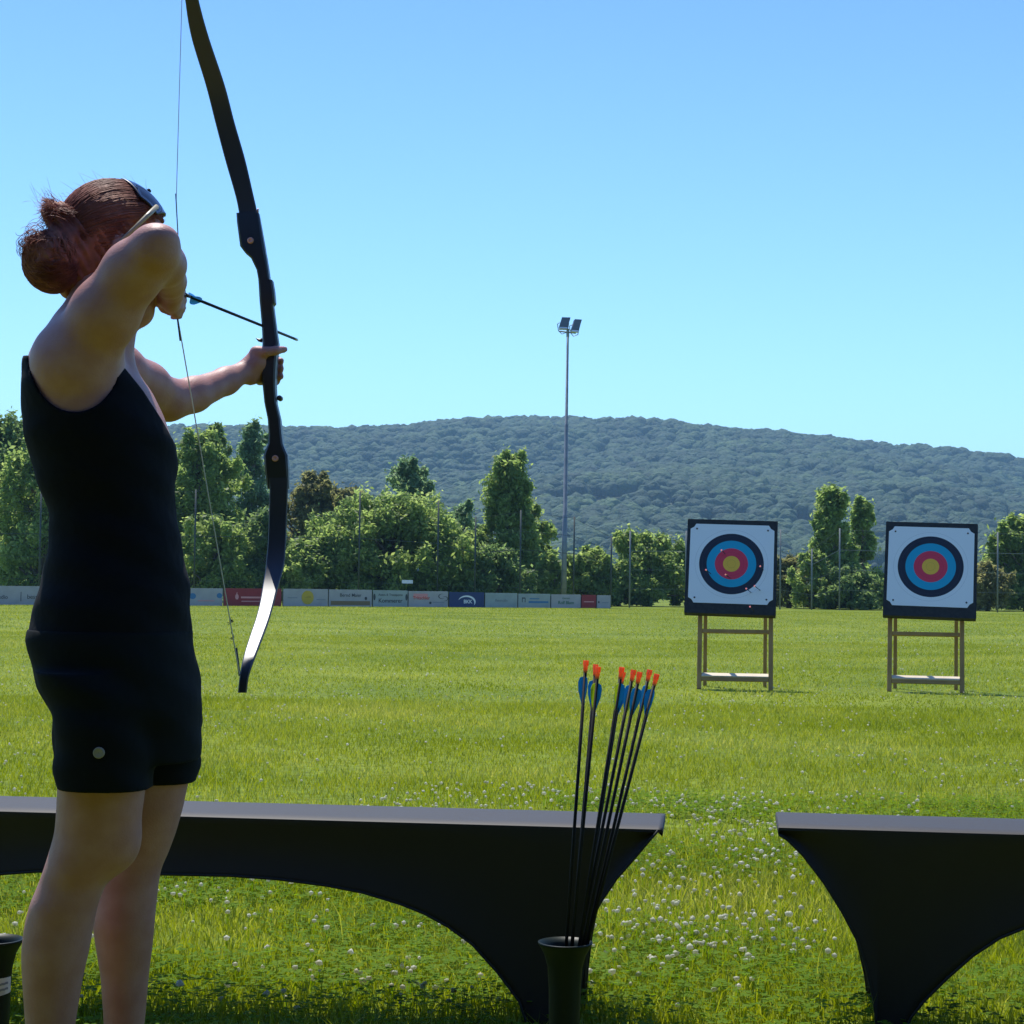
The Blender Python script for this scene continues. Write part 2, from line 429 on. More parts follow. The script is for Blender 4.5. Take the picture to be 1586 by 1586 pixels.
# ------------------------------------------------------------------ trees along the field edge
M['leafA'] = leafmat('leaf_fresh', (0.17, 0.25, 0.08), (0.28, 0.38, 0.12), (0.46, 0.54, 0.20), 0.70, patch=0.8)
M['leafB'] = leafmat('leaf_dark', (0.12, 0.19, 0.075), (0.19, 0.28, 0.10), (0.30, 0.39, 0.15), 0.66, patch=0.8)
M['leafC'] = leafmat('leaf_olive', (0.16, 0.175, 0.07), (0.25, 0.255, 0.10), (0.37, 0.36, 0.15), 0.66, patch=0.9)
M['leafD'] = leafmat('leaf_bluish', (0.14, 0.23, 0.12), (0.22, 0.33, 0.16), (0.33, 0.45, 0.23), 0.66, patch=0.8)
def leaves(centers, radii, per, size, g, flat=0.9):
    """leaf cards around clump shells; returns verts, faces"""
    C = np.repeat(centers, per, 0); Rr = np.repeat(radii, per, 0)
    n = len(C)
    d = g.normal(size=(n, 3)); d /= np.linalg.norm(d, axis=1)[:, None]
    rr = 0.35 + 0.72 * g.random(n) ** 0.6 + (g.random(n) < .16) * g.random(n) * .9
    p = C + d * Rr * rr[:, None]
    nrm = d * 0.5 + g.normal(size=(n, 3)) * 0.7 + np.array([0, 0, 0.5]); nrm /= np.linalg.norm(nrm, axis=1)[:, None]
    t = np.cross(nrm, g.normal(size=(n, 3))); t /= np.linalg.norm(t, axis=1)[:, None]
    b = np.cross(nrm, t)
    s = size * g.uniform(0.6, 1.4, n)[:, None]
    v = np.stack([p - t * s, p + b * s * .45 + nrm * s * .1, p + t * s, p - b * s * .45 + nrm * s * .1], 1).reshape(-1, 3)
    f = np.arange(n * 4).reshape(n, 4)
    return v, f
def tree(name, label, cat, px, D, top, wpx, mt, shape='round', nl=6500, bottom=935, size=0.17, group='trees and shrubs behind the ball fence', seed=0):
    g = np.random.default_rng(100 + seed)
    k = D / FPX
    base = P(px, 930, D); base.z = 0
    zt = P(px, top, D).z
    zb = max(0.0, P(px, bottom, D).z)
    w = wpx * k / 2 * 1.22; h = zt - zb
    root = empty(name, base); tag(root, label, cat, group)
    ncl = int(np.clip(w * h * 8, 40, 220))
    cs, rs = [], []
    for i in range(ncl):
        t = (i + g.random()) / ncl
        if shape == 'round': env = math.sqrt(max(0.05, 1 - (2 * t - 0.95) ** 2)) if t > .35 else 0.92
        elif shape == 'cone': env = (1 - t) ** 0.6 * (0.85 + .15 * math.sin(t * 9)) + .08
        elif shape == 'column': env = 0.85 * math.sin(math.pi * min(1, t * .8 + .2)) ** .5 + 0.1
        elif shape == 'dome': env = math.sqrt(max(0.03, 1 - t ** 2.2))
        rc = (0.10 + 0.12 * g.random()) * min(w, h * .6) + 0.10
        a = g.random() * 6.283; rad = g.random() ** .4 * max(0, env * w - rc * .35)
        z = zb + rc * .6 + t * (h - rc * 1.5)
        cs.append((base.x + math.cos(a) * rad, base.y + math.sin(a) * rad * .8, z)); rs.append((rc * g.uniform(.9, 1.3), rc, rc * g.uniform(.7, 1.0)))
    # a few thin sprays that break the outline
    for i in range(int(ncl * .7)):
        j = int(g.integers(0, ncl)); rc = 0.14 * min(w, h) + .08
        dv = g.normal(size=3); dv[2] = abs(dv[2]) * .9; dv /= np.linalg.norm(dv)
        cs.append(tuple(np.array(cs[j]) + dv * np.array(rs[j]) * g.uniform(1.0, 1.7))); rs.append((rc * .6, rc * .6, rc))
    cs = np.array(cs); rs = np.array(rs)
    cs[:, 2] = np.minimum(cs[:, 2], zt - rs[:, 2] * .7)
    v, f = leaves(cs, rs, max(20, int(nl * 2.6) // len(cs)), size * .78, g)
    v[:, 2] = np.maximum(v[:, 2], 0.03)
    mkmesh('crown', v, f, mt, root)
    tr = MB(); lim = MB()
    r_ = 0.03 * h + .05
    tr.tube([base, base + Vector((0, 0, zb + h * .3)), base + Vector((.1, 0, zb + h * .6)), base + Vector((0, .1, zb + h * .85))], [r_, r_ * .75, r_ * .45, r_ * .15], 8)
    tr.build('trunk', M['bark'], root, True)
    for i in range(0, ncl, 3):
        c = Vector(cs[i]); s_ = Vector((base.x, base.y, max(0.2, zb * .9, c.z - 1.4)))
        lim.tube([s_, (s_ + c) / 2 + Vector((0, 0, .15)), c], [r_ * .4, r_ * .28, r_ * .1], 5)
    lim.build('limbs', M['bark'], root, True)
    return root
TREES = [
 # name,label,cat,px,D,top,w,mat,shape,leaves,bottom,size
 ('broadleaf_tree', 'tall leafy tree at the left frame edge behind the archer\'s back', 'tree', -15, 80, 640, 150, 'leafB', 'round', 9000, 925, .16),
 ('broadleaf_tree', 'green tree whose foliage fills the gap just left of the archer\'s waist', 'tree', 66, 76, 672, 150, 'leafA', 'dome', 9000, 925, .15),
 ('broadleaf_tree', 'dark bushy tree mostly hidden behind the archer\'s black tank top', 'tree', 190, 78, 690, 170, 'leafB', 'dome', 6000, 925, .17),
 ('broadleaf_tree', 'light green tree just right of the archer\'s chest, under her bow arm', 'tree', 300, 76, 668, 120, 'leafA', 'round', 9500, 905, .14),
 ('conifer_tree', 'dark narrow tree top peeking out between the light green tree and the bow string', 'tree', 328, 88, 652, 60, 'leafB', 'cone', 3500, 880, .15),
 ('poplar_tree', 'blue-green upright tree just left of the bow riser, its tip against the sky', 'tree', 385, 84, 652, 74, 'leafD', 'cone', 7000, 900, .13),
 ('shrub', 'bushy shrub behind the bow string, above the white and red boards', 'shrub', 330, 73, 800, 120, 'leafA', 'dome', 6000, 935, .13),
 ('broadleaf_tree', 'brownish olive tree directly right of the lower bow limb', 'tree', 472, 82, 733, 96, 'leafC', 'round', 7000, 900, .14),
 ('broadleaf_tree', 'dark olive rounded tree between the brownish tree and the wide bright bush', 'tree', 540, 84, 752, 100, 'leafC', 'dome', 6000, 900, .14),
 ('shrub', 'bright green low shrub behind the board with the yellow disc', 'shrub', 465, 73, 838, 90, 'leafA', 'dome', 5000, 935, .12),
 ('round_tree', 'small round-topped tree rising behind the wide bright bush', 'tree', 628, 86, 710, 82, 'leafD', 'round', 6500, 880, .13),
 ('wide_bush', 'wide bright yellow-green bush in the middle of the tree row', 'bush', 612, 75, 768, 245, 'leafA', 'dome', 17000, 938, .14),
 ('broadleaf_tree', 'small grey-green tree between the wide bush and the tall pointed tree', 'tree', 715, 84, 775, 66, 'leafD', 'round', 3500, 900, .13),
 ('pointed_tree', 'tall pointed tree left of the floodlight mast', 'tree', 783, 78, 700, 104, 'leafA', 'cone', 10000, 900, .14),
 ('broadleaf_tree', 'leafy tree leaning against the tall pointed tree, next to the mast', 'tree', 815, 80, 775, 80, 'leafA', 'round', 5500, 930, .14),
 ('shrub', 'dark low shrub under the tall pointed tree', 'shrub', 765, 74, 845, 110, 'leafB', 'dome', 6000, 938, .13),
 ('shrub', 'small yellow-green shrub at the foot of the floodlight mast', 'shrub', 850, 76, 858, 50, 'leafA', 'dome', 3000, 938, .12),
 ('shrub', 'round green shrub just right of the floodlight mast', 'shrub', 915, 77, 848, 80, 'leafA', 'round', 5500, 940, .13),
 ('broadleaf_bush', 'pale green bush left of the target with arrows stuck in it', 'bush', 1005, 78, 824, 125, 'leafA', 'dome', 9500, 942, .13),
 ('shrub', 'shrub mostly hidden behind the target with arrows stuck in it', 'shrub', 1110, 79, 870, 120, 'leafB', 'dome', 4000, 944, .14),
 ('shrub', 'low olive shrub in the gap right of the target with arrows', 'shrub', 1222, 79, 862, 60, 'leafC', 'dome', 4000, 944, .12),
 ('double_crowned_tree', 'tall two-topped tree standing between the two targets', 'tree', 1287, 78, 750, 80, 'leafA', 'cone', 7600, 944, .14),
 ('broadleaf_tree', 'lower companion tree joined to the right side of the two-topped tree', 'tree', 1334, 80, 768, 66, 'leafA', 'cone', 4600, 944, .14),
 ('shrub', 'dark shrub at the foot of the two-topped tree between the targets', 'shrub', 1320, 76, 880, 100, 'leafB', 'dome', 5000, 946, .12),
 ('shrub', 'shrub hidden behind the target without arrows', 'shrub', 1440, 80, 868, 130, 'leafA', 'dome', 4000, 946, .14),
 ('shrub', 'dense green shrub in the gap between the blue-green upright tree and the bow', 'shrub', 405, 74, 790, 100, 'leafB', 'dome', 7000, 935, .13),
 ('shrub', 'rounded green shrub between the brownish tree and the wide bright bush', 'shrub', 515, 74, 820, 110, 'leafA', 'dome', 7000, 935, .13),
 ('shrub', 'green shrub filling the gap right of the wide bright bush', 'shrub', 705, 74, 822, 100, 'leafA', 'dome', 7000, 935, .13),
 ('shrub', 'small dark shrub at the left foot of the pale green bush', 'shrub', 958, 77, 872, 70, 'leafB', 'dome', 4000, 942, .12),
 ('shrub', 'low green shrub just left of the target without arrows', 'shrub', 1258, 77, 850, 60, 'leafA', 'dome', 4500, 944, .12),
 ('broadleaf_tree', 'green tree cut off by the right frame edge beside the target', 'tree', 1590, 80, 800, 120, 'leafA', 'round', 8000, 946, .14),
 ('shrub', 'low yellow-green shrub just right of the target without arrows', 'shrub', 1530, 78, 872, 70, 'leafC', 'dome', 4000, 946, .12),
]
for i, t in enumerate(TREES):
    tree(t[0], t[1], t[2], t[3], t[4], t[5], t[6], M[t[7]], t[8], int(t[9] * 1.0), t[10], t[11], seed=i)

# ------------------------------------------------------------------ ball fence behind the boards
def fence(name, label, posts, top, wires, mt, cat='fence'):
    c = P((posts[0][0] + posts[-1][0]) / 2, 930, posts[0][1]); c.z = 0
    root = empty(name, c); tag(root, label, cat)
    pts = []
    for px, D, ty in posts:
        b = P(px, 930, D); b.z = 0
        z = P(px, ty, D).z; pts.append((b, z))
        mb = MB(); mb.tube([b, b + Vector((0, 0, z))], 0.032, 8); mb.build('fence_post', mt, root, True)
    for k in range(wires):
        mb = MB(); zs = [(b + Vector((0, 0, z * (k + 1) / wires * .98))) for b, z in pts]
        mb.tube(zs, 0.006 if k != wires // 2 else .012, 5); mb.build('fence_wire', mt, root)
    net = MB()
    for (b1, z1), (b2, z2) in zip(pts[:-1], pts[1:]):
        n = int((b2 - b1).length / .45)
        for i in range(1, n):
            t = i / n; b = b1.lerp(b2, t); net.tube([b, b + Vector((0, 0, z1 + (z2 - z1) * t))], 0.0022, 3, False)
    net.build('fence_netting', mt, root)
    return root
fence('ball_fence', 'tall ball-stop fence of dark posts and wire behind the advertising boards',
      [(-90, 66, 752), (60, 67, 754), (190, 68, 756), (300, 69, 758), (432, 70, 760), (555, 71, 762), (677, 72, 775), (735, 72, 800), (805, 72, 790), (888, 72.5, 800), (946, 73, 830)], 0, 5, M['post'])
fence('wire_fence', 'lower wire fence of pale grey posts behind the two targets',
      [(975, 73, 822), (1062, 73.5, 822), (1145, 74, 822), (1208, 74, 820), (1257, 74, 850), (1300, 74, 818), (1400, 74, 822), (1480, 74, 822), (1545, 74, 824), (1640, 74, 826)], 0, 4, M['gpost'])
sg = MB(); c = P(631, 901, 71.8); sg.box(c, .42, .02, .13, bev=.004)
o = sg.build('fence_sign', M['inkw']); tag(o, 'small white plate hanging on the dark fence above the lettered boards', 'sign')

# ------------------------------------------------------------------ floodlight mast
mb_ = P(873, 925, 74); mb_.z = 0
top = P(879.5, 514, 74)
root = empty('floodlight_mast', mb_); tag(root, 'slim grey floodlight mast with two lamps rising above the hill line', 'floodlight')
top.x = mb_.x + (top.x - mb_.x); 
mb = MB(); pts = [mb_.lerp(top, t) for t in (0, .33, .331, .66, .661, 1)]
mb.tube(pts, [.115, .10, .085, .075, .06, .045], 12); mb.build('pole', M['mast'], root, True)
mb = MB(); mb.tube([mb_, mb_ + Vector((0, 0, .12))], .2, 12); mb.build('base_plate', M['mast'], root)
k = 74 / FPX
mb = MB(); a = P(866, 513, 74); b = P(892, 516, 74); mb.tube([a, b], .03, 6)
mb.tube([top + Vector((0, 0, -.2)), top + Vector((0, 0, .12))], .06, 8); mb.build('crossbar', M['mast'], root)
def lampq(cx, cy, skew, w, h):
    lr = empty('lamp', P(cx, cy, 74)); lr.parent = root; lr.matrix_basis = Matrix.Translation(P(cx, cy, 74) - mb_)
    C = P(cx, cy, 74); X = Vector((1, skew * .35, 0)).normalized(); T = Vector((0.28 * 1 + skew * .25, .45, 1)).normalized()
    N = X.cross(T).normalized(); T = N.cross(X).normalized()
    # tilted housing; outline is a leaning box as in the photo
    mbx = MB(); sh = 0.28 + .1 * skew
    poly = [(-w / 2 - sh * h / 2, -h / 2), (w / 2 - sh * h / 2, -h / 2), (w / 2 + sh * h / 2, h / 2), (-w / 2 + sh * h / 2, h / 2)]
    mbx.prism(poly, C, (X, T, N), .16); hb = mbx.build('housing', M['lamp'], lr)
    g2 = MB(); g2.prism([(x * .86, y * .86) for x, y in poly], C - N * .09, (X, T, N), .015); g2.build('lens_glass', M['glass'], lr)
    g4 = MB(); g4.box(C - T * (h / 2 + .05) - X * (sh * h / 2), w * .95, .12, .07, (X, N, T)); g4.build('reflector_lip', M['lamp_lip'], lr)
    g3 = MB(); bl = C - X * (w / 2 + sh * h / 2 + .05)
    g3.tube([C - X * (w / 2 + .02), bl + Vector((0, 0, -.05)), bl + Vector((.04, 0, -.32)), C + Vector((-.1, 0, -.42 - .03)), C + Vector((w / 2 - sh * h / 2, 0, -.38)), C + X * (w / 2)], .018, 5); g3.build('bracket', M['mast'], lr)
lampq(874.5, 500, 0.2, .34, .42)
lampq(892.5, 503.5, 1.0, .30, .44)

# ------------------------------------------------------------------ advertising boards
def text_mesh(body, size, mt, parent, loc, bold=0.0, sx=1.0):
    cu = bpy.data.curves.new('lettering', 'FONT'); cu.body = body; cu.size = size; cu.align_x = 'CENTER'; cu.align_y = 'CENTER'; cu.extrude = 0.002; cu.offset = bold
    to = bpy.data.objects.new('tmp', cu); COL.objects.link(to)
    dg = bpy.context.evaluated_depsgraph_get(); dg.update()
    me = bpy.data.meshes.new_from_object(to.evaluated_get(dg)); bpy.data.objects.remove(to)
    o = bpy.data.objects.new('lettering', me); COL.objects.link(o); me.materials.clear(); me.materials.append(mt)
    o.parent = parent; o.location = loc; o.rotation_euler = (R(90), 0, 0); o.scale = (sx, 1, 1)
    return o
def bD(px): return 57.8 + (px + 70) / 1016 * 12.2
def bTop(px): return np.interp(px, [-70, 20, 300, 440, 600, 700, 850, 946], [906.5, 908.5, 911.5, 912, 914.5, 917, 920.5, 922.5])
def board(x0, x1, mt, label, items=(), name='advertising_board'):
    a = P(x0, 935, bD(x0)); b = P(x1, 935, bD(x1)); a.z = b.z = 0
    za = P(x0, float(bTop(x0)), bD(x0)).z; zb = P(x1, float(bTop(x1)), bD(x1)).z
    c = (a + b) / 2; L = (b - a).length - .03; h = (za + zb) / 2
    ang = math.atan2(b.y - a.y, b.x - a.x)
    root = empty(name, c, (0, 0, ang)); tag(root, label, 'advertising board', 'boards along the field edge')
    mb = MB(); mb.box((0, 0, h / 2 + .01), L, .03, h, bev=.003); mb.build('panel', mt, root, local=True)
    for sx in (-1, 1):
        fr = MB(); fr.box((sx * L / 2 * .97, .05, h * .45), .05, .06, h * .9); fr.build('support', M['post'], root, local=True)
    for it in items:
        k = it[0]; y = -.019
        if k == 't': text_mesh(it[1], it[2] * h, M[it[3]], root, (it[4] * L, y, it[5] * h), it[6] if len(it) > 6 else 0, it[7] if len(it) > 7 else 1)
        elif k == 'disc':
            d = MB(); n = 28; d.prism([(it[2] * h * math.cos(6.283 * q / n) * it[6], it[2] * h * math.sin(6.283 * q / n)) for q in range(n)], (it[4] * L, y + it[5 + 0] * 0, it[5] * h), (Vector((1, 0, 0)), Vector((0, 0, 1)), Vector((0, -1, 0))), .004); d.build('emblem', M[it[3]], root, local=True)
        elif k == 'bar':
            d = MB(); d.box((it[4] * L, y + .001, it[5] * h), it[1] * L, .004, it[2] * h); d.build('colour_band', M[it[3]], root, local=True)
        elif k == 'arc':
            n = 20; out = []; a0, a1 = it[6]
            for q in range(n + 1):
                th = R(a0 + (a1 - a0) * q / n); out.append((math.cos(th) * it[2] * h * 1.55, math.sin(th) * it[2] * h))
            for q in range(n, -1, -1):
                th = R(a0 + (a1 - a0) * q / n); tk = 1 - .26 * math.sin(math.pi * q / n) ** .7
                out.append((math.cos(th) * it[2] * h * 1.55 * tk, math.sin(th) * it[2] * h * tk))
            d = MB(); vs = [Vector((it[4] * L + x, y, it[5] * h + z)) for x, z in out]; n2 = len(out)
            d.add(vs, [(q, q + 1, n2 - 2 - q, n2 - 1 - q) for q in range(n)]); d.build('emblem', M[it[3]], root, local=True)
        elif k == 'flame':
            s = it[2] * h; d = MB()
            d.prism([(s * x, s * z) for x, z in [(-.3, -.9), (.3, -.9), (.5, -.3), (.4, .2), (.12, .5), (.1, 1), (-.1, .9), (-.15, .5), (-.42, .2), (-.5, -.3)]], (it[4] * L, y, it[5] * h), (Vector((1, 0, 0)), Vector((0, 0, 1)), Vector((0, -1, 0))), .004); d.build('emblem', M[it[3]], root, local=True)
    return root
board(-70, 69, M['wht'], 'grey-white board at the far left frame edge with dark lettering', [('t', 'sdio', .30, 'ink', .03, .42), ('bar', .006, .5, 'ink', .25 - .02, .45), ('t', 'bess', .34, 'ink', .36, .44)])
board(70, 180, M['wht2'], 'white board hidden behind the archer\'s hips')
board(181, 292, M['wht'], 'white board hidden behind the front of the archer\'s shorts')
board(293, 345, M['wht'], 'white board with two blue marks just right of the archer\'s hip', [('disc', 0, .17, 'inkb', -.42, .56, 1.2), ('disc', 0, .15, 'inkb', .40, .60, 1.1), ('bar', .5, .06, 'inkp', 0, .3)])
board(346, 436, M['red'], 'long red board partly hidden behind the lower bow limb', [('flame', 0, .22, 'inkp', -.28, .58), ('bar', .46, .10, 'inkp', .02, .50), ('bar', .40, .05, 'inkp', 0, .28)])
board(438, 508, M['wht'], 'white board with a yellow disc in the middle', [('disc', 0, .40, 'yel', .04, .52, .95), ('t', 'Licht', .20, 'ink', .04, .56), ('bar', .22, .05, 'inkg', -.3, .5), ('bar', .2, .05, 'inkg', .34, .4)])
board(508.6, 576, M['wht'], 'white board with grey lettering over a brown lower band', [('t', 'Bernd Maier', .28, 'ink', 0, .68, .001), ('bar', .92, .24, 'inkbr', 0, .22), ('disc', 0, .10, 'ink', .36, .5, .8)])
board(577, 631.5, M['wht2'], 'pale board lettered Kommerer between two dark emblems', [('t', 'Autos & Transporte', .20, 'ink', .0, .74), ('t', 'Kommerer', .36, 'ink', 0, .38, .002), ('disc', 0, .2, 'ink', -.465, .6, .35), ('disc', 0, .2, 'ink', .465, .6, .35)])
board(632, 694, M['wht'], 'white board with red lettering and two small round emblems', [('bar', .36, .28, 'inkp', -.20, .72), ('t', 'Tritschler', .30, 'inkr', -.18, .58, .002), ('arc', 0, .16, 'ink', .34, .70, (60, 320)), ('arc', 0, .15, 'ink', .42, .55, (-120, 140)), ('disc', 0, .08, 'ink', .05, .28, 1), ('bar', .3, .05, 'inkg', .26, .32)])
board(695, 750, M['blue'], 'dark blue board with a white swoosh over white letters', [('arc', 0, .42, 'inkw', .0, .38, (-35, 165)), ('t', 'BKK', .34, 'inkw', .03, .38, .003)])
board(750.6, 801.5, M['wht2'], 'pale grey board with faint lettering right of the blue board', [('t', 'Baustoffe', .26, 'inkg', 0, .5)])
board(802, 852.5, M['wht2'], 'pale blue-grey board with a small square emblem and blue lines', [('bar', .02, .30, 'ink', -.38, .55), ('bar', .10, .08, 'ink', -.34, .70), ('bar', .02, .30, 'ink', -.29, .55), ('bar', .3, .07, 'inkb', 0, .66), ('bar', .62, .14, 'inkb', .13, .42)])
board(853, 899.5, M['wht'], 'white board with dark green lettering next to the short red board', [('t', 'Garten', .22, 'inkgr', 0, .74), ('t', 'Rolf Blum', .34, 'inkgr', 0, .40, .003)])
board(900, 923.5, M['red'], 'short red board near the right end of the row', [('bar', .7, .08, 'inkp', 0, .5)])
board(924, 946, M['wht'], 'short white board at the right end of the row', [('disc', 0, .09, 'ink', -.38, .48, .8), ('bar', .5, .06, 'inkg', .1, .45)])

# ------------------------------------------------------------------ archery targets
LEAN = R(19)
UPV = Vector((0, math.sin(LEAN), math.cos(LEAN))); NRM = Vector((0, -math.cos(LEAN), math.sin(LEAN)))
def make_target(px, py, wl):
    c = G(px, py)
    s = c.y / FPX    # metres per pixel at this distance
    stand = empty('target_stand', c)
    half = 55 * s
    X = Vector((1, 0, 0))
    for sx in (-1, 1):
        mb = MB(); mb.box(X * sx * half + UPV * .78, .042, .045, 1.56, (X, -NRM, UPV), .004); mb.build('leg', M['pine'], stand, local=True)
        b0 = X * sx * (half - .045) + Vector((0, .55, 0)); t0 = X * sx * (half - .045) + UPV * 1.45 + Vector((0, .09, 0))
        ax = (t0 - b0).normalized(); nn = ax.cross(X).normalized()
        mb = MB(); mb.box((b0 + t0) / 2, .034, .04, (t0 - b0).length, (X, -nn, ax), .003); mb.build('rear_leg', M['pine'], stand, local=True)
        mb = MB(); mb.box(X * sx * half + UPV * .73 - (-NRM) * .045, .028, .05, .05, (X, -NRM, UPV), .004); mb.build('rest_peg', M['pine'], stand, local=True)
    mb = MB(); mb.box(UPV * .56, half * 2 - .042, .03, .034, (X, -NRM, UPV), .002); mb.build('crossbar', M['pine'], stand, local=True)
    T = R(25); n2 = Vector((0, -math.sin(T), math.cos(T))); d2 = Vector((0, math.cos(T), math.sin(T)))
    mb = MB(); mb.box(UPV * .135 + Vector((0, -.005, 0)), half * 2 - .043, .062, .02, (X, d2, n2), .002); mb.build('lower_plank', M['plank'], stand, local=True); mb = MB()
    mb.box(UPV * .10 + Vector((0, -.018, 0)), half * 2 - .044, .02, .034, (X, -NRM, UPV)); mb.build('lower_bar', M['pine'], stand, local=True)
    # board on the stand
    bw = 142 * s; bh = 0.922 * (s * 170); zb = .695
    brd = empty('target_board', c + UPV * zb + NRM * .075); brd.matrix_basis = Matrix.Translation(c + UPV * zb + NRM * .068) @ Matrix((X, UPV, NRM)).transposed().to_4x4()
    mb = MB(); mb.box((0, bh / 2, 0), bw, bh, .085, bev=.006); mb.build('foam_block', M['foam'], brd, local=True)
    # paper face, octagonal with small cut corners, its own origin at the bull
    cy = bh - .045 * 1 - .395
    pf = bpy.data.objects.new('paper_face', None)
    w2, h2, ch = .392, .392, .052
    poly = []
    for sx, sy in ((-1, -1), (1, -1), (1, 1), (-1, 1)):
        A = (sx * w2, sy * (h2 - ch)); B = (sx * (w2 - ch), sy * h2); Mi = (sx * (w2 - ch * .62), sy * (h2 - ch * .62))
        poly += [A, Mi, B] if sx * sy > 0 else [B, Mi, A]
    mb = MB(); mb.prism(poly, (0, 0, 0), (Vector((1, 0, 0)), Vector((0, 1, 0)), Vector((0, 0, 1))), .002)
    bpy.data.objects.remove(pf)
    pf = mkmesh('paper_face', mb.v, mb.f, M['face'], brd, local=True); pf.location = (0, cy, .046)
    pins = MB()
    for sx in (-1, 1):
        for sy in (-1, 1): pins.lathe((sx * (w2 - .06), sy * (h2 - .05) + cy, .047), [(.009, 0), (.009, .003), (.003, .007), (0.0005, .007)], 10)
    pins.build('pins', M['ink'], brd, local=True)
    return c, stand, brd, cy, s
c1, st1, bd1, cyF, s1 = make_target(1138, 1068.5, 'left')
tag(st1, 'wooden easel stand under the target that has arrows in it', 'target stand', 'wooden target stands on the grass')
tag(bd1, 'black foam target with ringed paper face and several arrows stuck in it', 'archery target', 'archery targets')
def copy_tree(o, parent=None):
    c = o.copy(); COL.objects.link(c); c.parent = parent
    for ch in list(o.children): copy_tree(ch, c)
    return c
c2 = G(1433.5, 1072.5); c2b = G(1440, 1073)
st2 = copy_tree(st1); st2.location = st1.location + (c2 - c1)
bd2 = copy_tree(bd1); bd2.matrix_basis = Matrix.Translation(c2b - c1) @ bd1.matrix_basis
st2['label'] = 'wooden easel stand under the target at the right edge, without arrows'
Y1, Y2 = R(-6.8), R(-12.3)
def yaw(o, piv, a, roll=0.0):
    Rz = Matrix.Translation(piv) @ Matrix.Rotation(a, 4, 'Z') @ Matrix.Translation(-piv)
    o.matrix_basis = Rz @ o.matrix_basis @ Matrix.Rotation(roll, 4, 'Z')
yaw(st1, c1, Y1); yaw(bd1, c1, Y1, R(-1.1)); bd1.matrix_basis.translation; yaw(st2, c2, Y2); yaw(bd2, c2, Y2, R(-1.3))
bd1.location.x -= .052
bd2['label'] = 'black foam target with a clean ringed paper face and no arrows, rightmost'

# ------------------------------------------------------------------ arrows
def arrow(nock, tip, label, group, roll=0.0, nm='nock', vmats=('vyel', 'vblue', 'vblue'), rs=.0031, name='arrow', nr=1.0):
    nock = Vector(nock); tip = Vector(tip); L = (nock - tip).length
    Z = (nock - tip).normalized(); X = Z.orthogonal().normalized(); Y = Z.cross(X)
    Mx = Matrix.Translation(tip) @ Matrix((X, Y, Z)).transposed().to_4x4()
    root = empty(name, tip); root.matrix_basis = Mx; tag(root, label, 'arrow', group)
    mb = MB(); mb.tube([(0, 0, .02), (0, 0, L - .018)], rs, 10); mb.build('shaft', M['shaft'], root, True, True)
    mb = MB(); mb.tube([(0, 0, 0), (0, 0, .012), (0, 0, .03)], [.0006, rs * 1.05, rs * 1.05], 10); mb.build('point', M['steel'], root, True, True)
    mb = MB(); r_ = rs * 1.02 * nr
    mb.tube([(0, 0, L - .022), (0, 0, L - .012), (0, 0, L - .009)], [r_, r_ * 1.15, r_ * 1.15], 10)
    for sx in (-1, 1): mb.box((sx * r_ * .75, 0, L - .004), r_ * .55, r_ * 1.8, .010)
    mb.build('nock', M[nm], root, False, True)
    for k, vm in enumerate(vmats):
        th = roll + k * 2.0944; d = Vector((math.cos(th), math.sin(th), 0)); nn = Vector((-math.sin(th), math.cos(th), 0))
        poly = [(rs * .9, L - .030), (.010, L - .033), (.0125, L - .042), (.011, L - .058), (.006, L - .074), (rs * .9, L - .084)]
        mb = MB(); mb.prism(poly, (0, 0, 0), (d, Vector((0, 0, 1)), nn), .0006); mb.build('vane', M[vm], root, False, True)
    return root
Q = [  # nock px,py ; px at y=1277 ; depth at nock ; label
 ((907.7, 1023.6), 890.0, 3.62, 'leftmost arrow in the vase, the tallest, with one blue vane showing'),
 ((922.8, 1029.8), 902.0, 3.66, 'second arrow from the left in the vase, just behind the third'),
 ((926.5, 1033.5), 903.4, 3.60, 'third arrow from the left in the vase, in front of the second'),
 ((963.3, 1034.0), 926.0, 3.60, 'arrow at the left of the vase\'s right cluster, with a wide blue vane'),
 ((965.0, 1041.5), 927.8, 3.66, 'arrow almost hidden behind the one with the wide blue vane'),
 ((981.4, 1038.0), 934.0, 3.64, 'fourth arrow from the right in the vase, with a dark green-blue vane'),
 ((991.0, 1041.6), 942.0, 3.60, 'third arrow from the right in the vase, with a lower nock than its neighbours'),
 ((1006.6, 1038.0), 951.5, 3.64, 'second arrow from the right in the vase, with a pale yellow vane edge'),
 ((1017.4, 1044.6), 957.5, 3.60, 'rightmost arrow in the vase, leaning most, with a bright yellow vane'),
]
for i, ((nx, ny), bx, D, lab) in enumerate(Q):
    sl_ = (nx - bx) / (ny - 1277)
    ty = 1655.0
    tx = nx + sl_ * (ty - ny)
    arrow(P(nx, ny, D), P(tx, ty, 3.615), lab, 'arrows standing in the tall vase', roll=[.2, 2.6, 2.9, 1.2, .8, 2.9, 1.0, 3.4, 0.1][i],
          vmats=[('vyel', 'vblue', 'vblue'), ('vblue', 'vyel', 'vblue')][i % 2], rs=.0034, nr=1.15)
